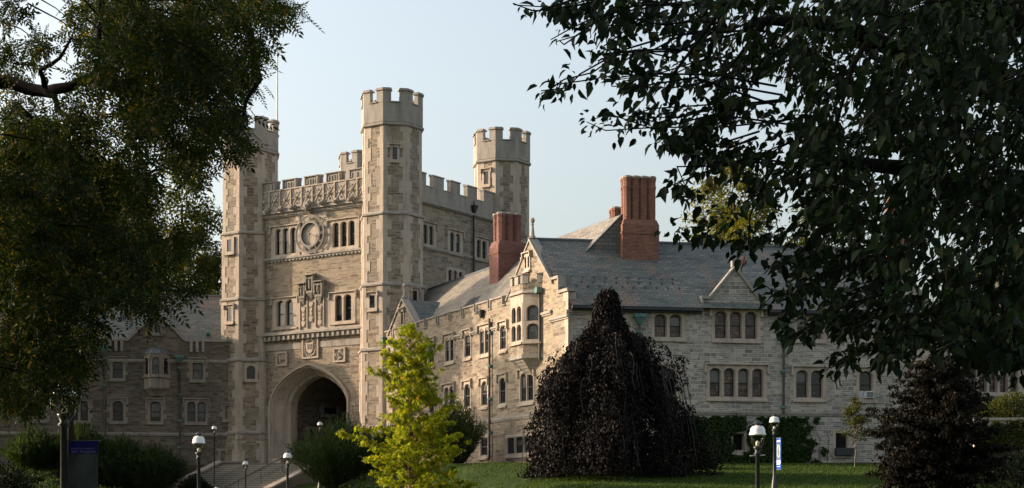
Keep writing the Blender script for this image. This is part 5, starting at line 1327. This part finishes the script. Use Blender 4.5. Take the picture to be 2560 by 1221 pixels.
cen = []; rad = []
for (u, v, r) in cl:
    if v < 450 and u > 400: u -= 22 + (26 if v > 60 else 0)
    k = max(3, int((r / 24) ** 2 * 1.5))
    for _ in range(k):
        q_ = RN.random() * 6.283; rr_ = r * RN.random() ** .5; Y = RN.uniform(15.5, 21.5)
        c_ = W(u + rr_ * math.cos(q_), v + rr_ * math.sin(q_), Y) - AB; cen.append(tuple(c_)); rad.append(RN.uniform(.10, .22))
cenA = cen
p, d, u_, s = clump_leaves(cen, rad, 22, .2, .22, (.1, 0, -.8), (0, 0, .9), 1.0)
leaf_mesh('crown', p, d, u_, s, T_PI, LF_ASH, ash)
b = MB()
b.tube([(0, 0, -.1), (.1, 0, 2.2), (.0, .1, 4.5), (.4, 0, 8)], [.5, .4, .34, .22], 12)
def pl(pts, r0, r1, Y0, Y1):
    n_ = len(pts); P3 = []
    for k, (u, v) in enumerate(pts): P3.append(W(u, v, Y0 + (Y1 - Y0) * k / (n_ - 1)) - AB)
    P4 = [P3[0]]
    for a, c_ in zip(P3[:-1], P3[1:]):
        m_ = (a + c_) / 2 + Vector((RN.normal(), RN.normal(), RN.normal())) * (c_ - a).length * .05; P4 += [m_, c_]
    b.tube(P4, [r0 + (r1 - r0) * (k / (len(P4) - 1)) for k in range(len(P4))], 7)
pl([(-760, 560), (-300, 260), (20, 205), (115, 230), (160, 220), (205, 200), (260, 212), (330, 225), (430, 260)], .10, .02, 19, 17.5)
pl([(115, 228), (135, 240), (142, 270), (160, 285), (183, 300), (190, 350)], .04, .02, 18, 17.5)
pl([(40, 265), (90, 310), (140, 330), (165, 360), (220, 420)], .06, .02, 18.3, 18)
pl([(112, 218), (100, 175), (150, 145), (178, 95)], .035, .012, 18, 17.5)
pl([(-400, -250), (100, -200), (255, -60), (250, 60), (250, 150)], .09, .025, 18.5, 18)
pl([(255, -60), (420, 60), (500, 130), (560, 220)], .08, .02, 18, 18)
pl([(400, 235), (430, 245), (443, 285), (470, 300)], .02, .008, 17.5, 17.5)
pl([(300, -120), (520, -20), (620, 60), (650, 200), (600, 330)], .08, .015, 18, 18)
pl([(-700, 620), (-250, 560), (40, 600), (200, 640), (360, 600)], .14, .02, 19, 18.5)
pl([(-500, 760), (-100, 760), (80, 800), (160, 880)], .1, .02, 19, 18.5)
for c_ in cenA[::7]:
    c_ = Vector(c_); e = c_ + Vector((RN.uniform(-.9, -.3), RN.uniform(-.3, .3), RN.uniform(.0, .5))); b.tube([e, (e + c_) / 2 + Vector((0, 0, .04)), c_], [.014, .009, .005], 4)
b.build('trunk', BARK_A, ash, True)

# --- near linden tree, upper right
RN = np.random.default_rng(33)
lin = thing('linden_tree', 'near dark tree with large pointed leaves overhanging the upper right', 'tree', (7.5, 11, -1.6)); LB = lin.location
lp = []; ld = []; lu = []; lsz = []; tw_ = MB()
GAPS = [(1915, 232, 50, 38, 1), (1860, 338, 62, 24, 1), (1815, 500, 52, 34, .93), (1745, 535, 32, 15, .95), (1885, 562, 52, 24, .9), (1990, 560, 50, 26, .6), (2250, 405, 20, 26, 1), (1700, 330, 25, 12, .8), (1650, 250, 22, 14, .8)]
def spray(pts, Y, dens=1.0, sz=.105, r=.010, spread=.10):
    Ys = Y if hasattr(Y, '__len__') else (Y, Y); n_ = len(pts)
    P3 = [np.array(W(u, v, Ys[0] + (Ys[1] - Ys[0]) * k / (n_ - 1)) - LB) for k, (u, v) in enumerate(pts)]
    mu, mv = pts[n_ // 2]
    if not any(((mu - g_[0]) / (g_[2] * 1.5)) ** 2 + ((mv - g_[1]) / (g_[3] * 1.6)) ** 2 < 1 for g_ in GAPS): tw_.tube([Vector(q) for q in P3], [r * (1 - .8 * k / (n_ - 1)) + .002 for k in range(n_)], 5)
    for a, c_ in zip(P3[:-1], P3[1:]):
        L = np.linalg.norm(c_ - a); m_ = max(1, int(L / .034 * dens)); ax = (c_ - a) / L
        for k in range(m_):
            t = RN.random(); q_ = a + (c_ - a) * t
            side = RN.normal(size=3); side -= ax * side.dot(ax); side /= np.linalg.norm(side)
            out_ = q_ + side * RN.random() * spread * 1.1
            lp.append(out_); dd = ax * .6 + side * .6 + np.array((0, 0, -.5)) + RN.normal(size=3) * .45; ld.append(dd); lu.append(np.array((RN.normal() * .8, RN.normal() * .8 - .3, .7))); lsz.append(sz * RN.uniform(.45, 1.35))
# sprays that make the visible edge (root -> tip)
edge = [
 [(1700, -60), (1560, -10), (1440, -5), (1330, 0), (1280, 15)], [(1760, 0), (1600, 20), (1480, 50), (1420, 80), (1385, 103)], [(1620, -20), (1480, 10), (1385, 22)], [(1900, 60), (1700, 90), (1560, 110), (1480, 180), (1420, 205), (1375, 235)],
 [(1850, -20), (1740, 60), (1650, 60), (1560, 40)], [(1800, 60), (1690, 120), (1600, 125), (1500, 145)], [(1900, 150), (1750, 165), (1640, 165), (1555, 190)], [(1950, 240), (1760, 210), (1640, 220), (1560, 222)],
 [(2000, 300), (1800, 300), (1640, 315), (1540, 315), (1470, 305)], [(1950, 240), (1780, 260), (1660, 280), (1570, 290)], [(1980, 300), (1840, 310), (1720, 340), (1640, 350)], [(1860, 230), (1760, 320), (1710, 330), (1655, 365)],
 [(1900, 350), (1800, 360), (1760, 380), (1740, 390)], [(2100, 330), (1980, 350), (1900, 370), (1800, 395), (1740, 380)], [(2150, 380), (1990, 370), (1900, 380), (1850, 400)], [(2000, 400), (1870, 400), (1790, 410), (1710, 440), (1705, 460)],
 [(2000, 450), (1900, 470), (1780, 480), (1700, 505)], [(2000, 520), (1890, 530), (1800, 550), (1720, 580), (1672, 560)], [(2050, 560), (1930, 590), (1830, 590), (1740, 580)], [(2080, 500), (1980, 560), (1890, 610), (1840, 640)],
 [(2200, 600), (2080, 640), (2000, 640), (1930, 640)], [(2200, 650), (2100, 690), (2020, 720), (1960, 750), (1920, 720)], [(2150, 640), (2050, 680), (1990, 720), (1960, 790), (1965, 830)], [(2250, 700), (2130, 740), (2040, 800), (1985, 845)],
 [(2300, 740), (2200, 780), (2130, 820), (2060, 740)], [(2350, 780), (2290, 830), (2190, 870), (2130, 895), (2075, 922)], [(2400, 800), (2300, 850), (2250, 880), (2205, 910)], [(2450, 760), (2350, 800), (2280, 830), (2210, 830)],
 [(2480, 780), (2440, 820), (2380, 850), (2330, 880)], [(2560, 800), (2500, 850), (2450, 880), (2400, 870)], [(2600, 700), (2560, 800), (2550, 870), (2545, 920)], [(2600, 830), (2560, 870), (2520, 890), (2480, 905)],
 [(1800, 130), (1840, 200), (1790, 290), (1720, 330)], [(1960, -20), (1900, 80), (1830, 160), (1760, 210)], [(1960, 130), (1880, 200), (1850, 280), (1830, 330)], [(2050, 600), (2020, 660), (2005, 700), (1990, 740)],
 [(2100, 300), (2020, 400), (1930, 470), (1860, 520)], [(2150, 480), (2060, 540), (1980, 640), (1920, 690)], [(1660, -30), (1600, 60), (1530, 90), (1500, 120)], [(2260, 620), (2200, 720), (2150, 780), (2100, 830)]]
for e in edge:
    Y = RN.uniform(8.2, 10.5)
    for j in range(3 if e[0][1] < 380 or e[0][0] > 2190 else 2):
        sh_ = [(u + RN.normal() * 16 * (1 if 0 < k < len(e) - 1 else .6) , v + RN.normal() * 16 * (1 if k < len(e) - 1 else .3)) for k, (u, v) in enumerate(e)]
        spray(sh_, (Y + 1 + j * .4, Y + j * .3), 1.45, .068, .006, .08)
# interior mass
def inpoly(x, y, P):
    c_ = False; n_ = len(P)
    for i in range(n_):
        (x1_, y1_), (x2_, y2_) = P[i], P[(i + 1) % n_]
        if (y1_ > y) != (y2_ > y) and x < (x2_ - x1_) * (y - y1_) / (y2_ - y1_) + x1_: c_ = not c_
    return c_
POLY = [(1760, -150), (2800, -150), (2800, 850), (2560, 810), (2400, 780), (2300, 730), (2230, 640), (2130, 580), (2060, 540), (2030, 460), (2080, 400), (2010, 340), (1930, 280), (1870, 180), (1800, 60)]
HOLES = [(1965, 215, 42), (1880, 225, 36), (2250, 405, 22), (2310, 640, 18), (2340, 735, 26), (1990, 415, 22), (2120, 290, 10)]
n_ = 0
while n_ < 1600:
    u, v = 1700 + 1060 * RN.random() ** .75, RN.uniform(-150, 900)
    if not inpoly(u, v, POLY) or any((u - a) ** 2 + (v - c_) ** 2 < (r + 22) ** 2 for a, c_, r in HOLES): continue
    if noise.noise((u * .012, v * .012, 4.0)) < -.32: continue
    Y = RN.uniform(7.5, 14.5); L = RN.uniform(40, 110); a = RN.normal() * .6 + 2.3
    spray([(u, v), (u + L * .5 * math.cos(a), v + L * .5 * math.sin(a)), (u + L * math.cos(a), v + L * math.sin(a) + 8)], Y, 1.95, .066, .003, .11); n_ += 1
lp, ld, lu, lsz = map(np.array, (lp, ld, lu, lsz))
au = CX + F * (lp[:, 0] + LB.x) / (lp[:, 1] + LB.y); av = HZ - F * (lp[:, 2] + LB.z) / (lp[:, 1] + LB.y) + 10   # bare openings in the crown
keep = np.ones(len(lp), bool); nzl = np.array([noise.noise(Vector(q) * 2.6) for q in lp])
keep &= ~((au < 2000) & (nzl > .02) & (RN.random(len(lp)) < .8))      # looser, tufted sprays towards the tips
for gu, gv, gw_, gh_, pr in GAPS: keep &= ~((((au - gu) / gw_) ** 2 + ((av - gv) / gh_) ** 2 < 1) & (RN.random(len(lp)) < pr))
lp, ld, lu, lsz = lp[keep], ld[keep], lu[keep], lsz[keep]
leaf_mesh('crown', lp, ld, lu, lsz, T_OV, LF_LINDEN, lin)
def plr(pts, r0, r1, Y0, Y1): 
    n_ = len(pts); P3 = [W(u, v, Y0 + (Y1 - Y0) * k / (n_ - 1)) - LB for k, (u, v) in enumerate(pts)]
    tw_.tube(P3, [r0 + (r1 - r0) * (k / (n_ - 1)) for k in range(n_)], 6)
plr([(2250, -150), (2210, 30), (2130, 170), (2105, 260), (2080, 350)], .022, .006, 9, 9); plr([(1880, -120), (1830, -20), (1770, 70), (1680, 190), (1660, 250)], .018, .005, 9, 9)
plr([(2750, 300), (2400, 200), (2100, 60), (1920, 50), (1860, 70)], .09, .012, 11, 9.5); plr([(1900, 60), (1870, 110), (1800, 200), (1785, 270)], .012, .004, 9, 9)
plr([(2900, 600), (2500, 500), (2250, 420), (2050, 400), (1960, 420)], .09, .01, 11, 9.5); plr([(1950, 390), (1900, 480), (1875, 540), (1870, 620)], .009, .003, 9, 9)
plr([(2900, 800), (2560, 700), (2400, 780), (2280, 840), (2200, 870)], .05, .006, 10.5, 9.5); plr([(2240, 250), (2200, 330), (2180, 380)], .008, .003, 9, 9); plr([(2560, 60), (2420, -20), (2100, -60)], .06, .02, 10, 10)
tw_.tube([(0, 0, -.1), (0, .1, 2.0), (-.1, .1, 4.0), (-.2, 0, 6.5)], [.4, .33, .28, .16], 12)
tw_.tube([(0, .1, 2.0), (-1.2, 0, 2.9), tuple(W(2750, 300, 11) - LB)], [.2, .14, .09], 8); tw_.tube([(0, .1, 1.6), (-1.0, 0, 2.3), tuple(W(2900, 600, 11) - LB)], [.2, .14, .09], 8)
tw_.build('trunk', BARK_A, lin, True)

def layered(name, label, u0, Y, outline, step, nbr, per, crad, lsz, tm, mat, bark, seed, tr, up=.12, rise=.75, fl=.6, cat='tree'):
    """tree drawn branch by branch: outline = (v, left half width, right half width) in photo pixels at distance Y"""
    global RN; RN = np.random.default_rng(seed); x0 = (u0 - CX) / F * Y; g0 = gh(x0, Y); t = thing(name, label, cat, (x0, Y, g0))
    vs = [o[0] for o in outline]; zt = W(0, vs[0], Y).z - g0; b = MB()
    b.tube([(0, 0, -.1), (.02, 0, zt * .25), (-.03, 0, zt * .5), (0, .03, zt * .8), (.04, 0, zt)], [tr, tr * .85, tr * .6, tr * .32, .008], 8)
    cen = []; rad = []
    for v in np.arange(vs[0] + 3, vs[-1], step):
        hl_, hr_ = interp(v, vs, [o[1] for o in outline]) * Y / F, interp(v, vs, [o[2] for o in outline]) * Y / F; z = W(0, v, Y).z - g0
        if z < .3: break
        for k in range(nbr + (1 if hl_ + hr_ > 2 else 0)):
            a = RN.uniform(0, 6.283); c_ = math.cos(a); hw_ = hr_ * (1 + c_) / 2 + hl_ * (1 - c_) / 2; L = hw_ * RN.uniform(.45, 1.08)
            tip = Vector((L * c_, L * math.sin(a), z)); st_ = Vector((0, 0, max(.5, z - L * rise))); mid = st_ * .5 + tip * .5 + Vector((0, 0, up * L)); b.tube([st_, mid, tip], [tr * .2, tr * .12, .004], 5)
            for j in range(max(2, int(L / .2))):
                t_ = .3 + .7 * RN.random() ** .7; q_ = st_.lerp(mid, t_ * 2) if t_ < .5 else mid.lerp(tip, t_ * 2 - 1)
                cen.append((q_.x + RN.normal() * crad * .6, q_.y + RN.normal() * crad * .6, q_.z + RN.normal() * crad * .3)); rad.append(crad * RN.uniform(.6, 1.35))
    p, d, u_, s_ = clump_leaves(cen, rad, per, lsz, .3, (0, 0, -.7), (0, 0, 1.0), fl)
    leaf_mesh('crown', p, d, u_, s_, tm, mat, t); b.build('trunk', bark, t, True); return t
layered('maple_sapling', 'bright yellow green young maple standing before the sunlit wing', 1024, 66, [(812, 8, 8), (835, 50, 50), (870, 88, 82), (905, 98, 82), (920, 105, 78), (950, 98, 92), (985, 80, 108), (1015, 66, 120), (1045, 98, 124), (1062, 178, 128), (1085, 165, 155), (1120, 120, 148), (1150, 138, 110), (1185, 165, 165), (1221, 160, 175), (1290, 150, 150), (1360, 90, 90)],
        7.4, 3, 13, .16, .125, T_ST, LF_MAPLE, BARK_R, 41, .10, .10, .55, .55)

# --- weeping copper beech
RN = np.random.default_rng(51)
YB = 72.0; bx = (1535 - CX) / F * YB; g0 = gh(bx, YB); be = thing('weeping_beech', 'dark copper weeping beech draping to the lawn at the building corner', 'tree', (bx, YB, g0))
zz_ = [W(0, v, YB).z - g0 for v in (725, 760, 800, 828, 850, 900, 950, 1000, 1060, 1120, 1180, 1230)][::-1]
rl_ = [x / F * YB for x in (7, 20, 36, 62, 118, 165, 180, 192, 210, 225, 238, 242)][::-1]
cen = []; rad = []; b = MB(); pos = []; dirs = []
ph = lambda a: 1 + .14 * math.sin(a * 3 + 1) + .12 * math.sin(a * 7 + .3) + .07 * math.sin(a * 13)
for k in range(760):
    a = RN.uniform(0, 6.283); z1_ = zz_[-1] * (1 - RN.random() ** 1.5 * .85); r = interp(z1_, zz_, rl_) * ph(a) * RN.uniform(.66, 1.0); L = RN.uniform(1.2, 3.6)
    pts = []; off = 0
    for j in range(7):
        t_ = j / 6; z = z1_ - L * t_ + .12 * math.sin(min(1, t_ * 3) * math.pi); rr_ = min(r + .55 * (t_ ** .6) * L * .35, interp(max(z, 0), zz_, rl_) * ph(a) * 1.02 + .05); 
        if z < .05: break
        sw = .08 * math.sin(j * 1.3 + k); pts.append(Vector((-.28 * max(0, z / zz_[-1]) + rr_ * math.cos(a + sw * .3), rr_ * math.sin(a + sw * .3), z)))
    if len(pts) < 3: continue
    if k % 3 == 0: b.tube([Vector((-.25, 0, min(zz_[-1] * .9, z1_ + .2)))] + pts if k % 9 == 0 else pts, [.02] * (len(pts) + (1 if k % 9 == 0 else 0)), 4)
    for a_, c_ in zip(pts[:-1], pts[1:]):
        for _ in range(20):
            q_ = a_.lerp(c_, RN.random()); pos.append((q_.x + RN.normal() * .10, q_.y + RN.normal() * .10, q_.z + RN.normal() * .05)); dirs.append((RN.normal() * .6 + .3 * math.cos(a), RN.normal() * .6 + .3 * math.sin(a), -1.0))
for k in range(17000):                                           # inner mass so the dome closes
    a = RN.uniform(0, 6.283); z = RN.uniform(.0, zz_[-1] * .93); r = interp(z, zz_, rl_) * ph(a) * RN.uniform(.35, .93); pos.append((-.28 * z / zz_[-1] + r * math.cos(a), r * math.sin(a), z)); dirs.append((RN.normal(), RN.normal(), -.8))
for k in range(14000):                                          # skirts trailing on the grass
    a = RN.uniform(0, 6.283); z = 1.9 * RN.random() ** 1.4; r = interp(z, zz_, rl_) * ph(a) * RN.uniform(.7, 1.03); pos.append((r * math.cos(a), r * math.sin(a), z)); dirs.append((RN.normal(), RN.normal(), -.8))
pos = np.array(pos); dirs = np.array(dirs); N_ = len(pos)
for i in range(N_):                                             # lumps and hollows over the whole dome
    q_ = Vector(pos[i]); f_ = .97 + .20 * noise.noise(q_ * .55 + Vector((3, 1, 7))) + .12 * noise.noise(q_ * 1.6); pos[i, 0] *= f_ * (.9 if q_.x > 0 else 1); pos[i, 1] *= f_
leaf_mesh('crown', pos, dirs, rdir(N_, (0, -.2, .4)), .12 * RN.uniform(.6, 1.3, N_), T_OV, LF_BEECH, be)
b.tube([(0, 0, -.1), (.1, 0, 3), (-.2, 0, 6), (-.28, 0, zz_[-1] * .97)], [.4, .3, .2, .04], 9); b.build('trunk', BARK_B, be, True)

# --- dark red tree at right, sapling, hedge and shrubs
layered('dark_red_tree', 'very dark spreading red leaved tree on the right lawn', 2345, 58, [(888, 20, 20), (915, 75, 65), (950, 110, 100), (1000, 145, 125), (1040, 175, 140), (1090, 190, 165), (1130, 170, 175), (1180, 155, 150), (1221, 145, 130), (1250, 120, 110)],
        4.0, 5, 15, .15, .095, T_OV, LF_RED, BARK, 43, .14, .10, .35, .5)
p = gp(2137, 79); tree('sapling', 'thin stemmed pale green sapling beside the louvred basement window', 'tree', p, p[2] + 1.1, (1290 - 1000) / F * 79, .72, .7, 34, 60, .3, .12, T_DI, LF_GREEN, seed=13, bark=BARK_L, trunk=.035, gap=.3, nl=10)

def shrub_stems(name, label, base, h, spread, nst, per, mat, lsz, seed, cat='shrub', tm=T_NA, lean=0.0, group=None, droop=.12):
    global RN; RN = np.random.default_rng(seed); t = thing(name, label, cat, base, group); b = MB(); pos = []; dr = []
    for k in range(nst):
        a = RN.uniform(0, 6.283); r = spread * RN.random() ** .6; L = h * RN.uniform(.65, 1.05) * (1 - .35 * (r / spread) ** 2); pts = []
        for j in range(6):
            t_ = j / 5; pts.append(Vector((math.cos(a) * r * (.25 + .75 * t_ ** .8) + lean * t_, math.sin(a) * r * (.25 + .75 * t_ ** .8), L * (t_ - droop * (r / spread) * t_ ** 3))))
        if k % 2 == 0: b.tube(pts, [.018, .016, .012, .009, .006, .003], 4)
        for _ in range(per):
            x = RN.random() ** .7 * 4.999; j = int(x); q_ = pts[j].lerp(pts[j + 1], x - j); ax = (pts[j + 1] - pts[j]).normalized()
            pos.append((q_.x + RN.normal() * .07, q_.y + RN.normal() * .07, q_.z + RN.normal() * .05)); dr.append(tuple(ax + Vector((RN.normal(), RN.normal(), RN.normal())) * .42))
    n_ = len(pos); leaf_mesh('foliage', np.array(pos), np.array(dr), rdir(n_), lsz * RN.uniform(.6, 1.3, n_), tm, mat, t); b.build('stems', BARK, t); return t
FE = 'feathery shrubs beside the buildings'
shrub_stems('willowy_shrub', 'large feathery green shrub right of the steps in front of the archway', gp(862, 92), 4.3, 3.3, 560, 60, LF_SHRUB, .26, 61, group=FE)
shrub_stems('willowy_shrub', 'feathery green shrub right of the bright maple against the wing', gp(1138, 89), 3.7, 1.75, 300, 48, LF_SHRUB, .24, 62, group=FE)
shrub_stems('willowy_shrub', 'feathery green shrub mostly hidden behind the bright maple', gp(1010, 91), 2.7, 1.7, 240, 50, LF_SHRUB, .28, 63, group=FE)
for i, (u, h_, lab) in enumerate([(90, 2.6, 'tall grassy shrub at far left below the overhanging tree'), (200, 2.9, 'tall grassy shrub behind the navy banner'), (300, 3.1, 'tall grassy shrub just right of the navy banner'), (385, 2.9, 'tall grassy shrub beside the dark round shrub')]):
    shrub_stems('grassy_shrub', lab, gp(u, 108.5), h_ * 1.15, 2.2, 380, 55, LF_SHRUB, .34, 70 + i, group='tall grassy shrubs along the left wing')
def round_shrub(label, base, rx, ry, rz, n_, sz, mat, seed, name='round_shrub', cat='shrub'):
    global RN; RN = np.random.default_rng(seed); t = thing(name, label, cat, base); d = unit(RN.normal(size=(n_, 3))); d[:, 2] = abs(d[:, 2])
    k = np.array([1 + .18 * noise.noise(Vector(x) * 2.5 + Vector((seed, 0, 0))) for x in d]); r = (RN.random(n_) ** .25) * k
    pos = d * r[:, None] * np.array((rx, ry, rz)); leaf_mesh('foliage', pos, unit(d + RN.normal(size=(n_, 3)) * .7), rdir(n_), sz * RN.uniform(.6, 1.3, n_), T_DI, mat, t)
    b = MB(); b.tube([(0, 0, -.1), (0, 0, rz * .6)], [.08, .03], 6)
    for q in range(6): b.tube([(0, 0, rz * .2), (rx * .6 * math.cos(q), ry * .6 * math.sin(q), rz * .7)], [.03, .01], 5)
    b.build('stems', BARK, t); return t
round_shrub('dark rounded evergreen shrub left of the steps', gp(484, 106), 1.45, 1.2, 2.1, 9000, .16, LF_DARK, 81)
round_shrub('low dark ivy mound right of the weeping beech', gp(1735, 78), 1.0, .9, 1.25, 5000, .12, LF_IVY, 82)
round_shrub('clipped dark hedge mound in the bottom right corner', gp(2550, 62), 1.6, 1.4, 1.7, 9000, .11, LF_DARK, 83, 'clipped_shrub')
round_shrub('yellowing green bush above the ivy covered wall', (gp(2530, 74)[0], 74, 4.3), 1.9, 1.2, 1.25, 6000, .14, LF_GREEN, 84)
round_shrub('low green shrub at the left edge under the tree', gp(15, 100), 1.9, 1.4, 2.2, 6000, .16, LF_DARK, 85)
# ivy on the right wing and on the retaining wall
def ivy(label, wl, poly, n_, seed, holes_=(), mat=LF_IVY, sz=.13, name='ivy'):
    global RN; RN = np.random.default_rng(seed); t = thing(name, label, 'climbing plant', tuple(wl.P(wl.at(*poly[0])[0], wl.at(*poly[0])[1], 0))); pos = []
    us_ = [q[0] for q in poly]; vs_ = [q[1] for q in poly]
    while len(pos) < n_:
        u, v = RN.uniform(min(us_), max(us_)), RN.uniform(min(vs_), max(vs_)); wob = 14 * noise.noise((u * .05, v * .05, seed)); 
        if not inpoly(u + wob, v + wob, poly): continue
        if any(a < u < c_ and e < v < f for a, c_, e, f in holes_): continue
        if u > 1985 and noise.noise((u * .06, v * .06, 2.0)) < (u - 1985) / 90 - .45 and poly[0][0] < 2100: continue
        s_, h_ = wl.at(u, v); pos.append(tuple(wl.P(s_, h_, RN.uniform(.02, .2) + .08 * noise.noise((s_, h_, 0))) - t.location))
    n_ = len(pos); nn = np.array(wl.n)
    leaf_mesh('foliage', np.array(pos), rdir(n_, (0, 0, -1.2)), unit(nn[None] * 1.0 + RN.normal(size=(n_, 3)) * .45), sz * RN.uniform(.6, 1.3, n_), T_OV, mat, t)
    b = MB()
    for k in range(10):
        u = us_[0] + (max(us_) - min(us_)) * (k + .5) / 10; s_, _ = wl.at(u, 1100); h0_ = gh(*wl.P(s_, 0).xy); pts = [wl.P(s_ + .25 * noise.noise((j * .7, k, 0)), h0_ + j * .33, .03) - t.location for j in range(6)]; b.tube(pts, .012, 4)
    b.build('stems', BARK, t)
ivy('green ivy mat on the base of the right wing, left of the small dark window', w2, [(1690, 1042), (1862, 1040), (1868, 1075), (1826, 1082), (1826, 1135), (1868, 1135), (1868, 1160), (1690, 1160)], 9000, 91)
ivy('green ivy mat on the base of the right wing, right of the small dark window', w2, [(1868, 1080), (1900, 1042), (2050, 1042), (2020, 1090), (2060, 1120), (2080, 1160), (1868, 1160)], 9500, 92)
rw_ = thing('retaining_wall', 'low retaining wall at far right covered by small ivy leaves', 'wall', (gp(2440, 72)))
wrt = Wall((gp(2436, 73)[0] - rw_.location.x, 73 - rw_.location.y), (.985, -.17)); q = MB(); zt = (1290 - 1052) / F * 73 - rw_.location.z; q.box(wrt, 0, 8, -1.5, zt, -.5, 0); q.build('wall', STONE_R, rw_)
q = MB(); q.box(wrt, -.05, 8.1, zt, zt + .12, -.6, .08); q.build('coping', LIME_G, rw_)
wrt2 = Wall((gp(2436, 73)[0], 73), (.985, -.17))
ivy('fine dense ivy hanging over the low retaining wall at far right', wrt2, [(2438, 1060), (2640, 1040), (2640, 1180), (2438, 1165)], 9000, 93, (), LF_GREEN, .1)
# ground cover on the banks
RN = np.random.default_rng(99)
def cover(name, label, pts_fn, n_, mat, sz, hmax=.35):
    pos = np.array([pts_fn() for _ in range(n_)]); pos[:, 2] += RN.random(n_) * hmax
    o = leaf_mesh(name, pos, rdir(n_, (0, 0, .8)), rdir(n_), sz * RN.uniform(.6, 1.4, n_), T_DI, mat, None); tag(o, label, None, None, 'stuff')
def f1():
    while True:
        y = RN.uniform(98, 109.5); u = RN.uniform(-40, 470 - (y - 98) * 4)
        x = (u - CX) / F * y
        if noise.noise((x * .4, y * .4, 1)) > -.25: return (x, y, gh(x, y))
cover('ground_cover', 'low dark green ground cover on the bank left of the steps', f1, 26000, LF_SHRUB, .16, .45)
def f2():
    y = RN.uniform(80, 97); u = RN.uniform(770 + (y - 80) * 3, 1000); x = (u - CX) / F * y; return (x, y, gh(x, y))
cover('ground_cover', 'low green ground cover on the bank right of the steps', f2, 14000, LF_SHRUB, .15, .35)
def f3():
    y = RN.uniform(60, 84); u = RN.uniform(930, 2600); x = (u - CX) / F * y; return (x, y, gh(x, y) - .02)
pos = np.array([f3() for _ in range(110000)]); n_ = len(pos)
tag(leaf_mesh('grass', pos, rdir(n_, (0, 0, 3.5)), rdir(n_), .075 * RN.uniform(.5, 1.4, n_), T_DI, leafmat('grass_blade', [(0, (0.026, 0.054, 0.008)), (.7, (0.046, 0.080, 0.013)), (1, (0.09, 0.105, 0.024))], .3), None), 'short mown grass blades on the lawn', None, None, 'stuff')
print('SCENE DONE', len(bpy.data.objects))
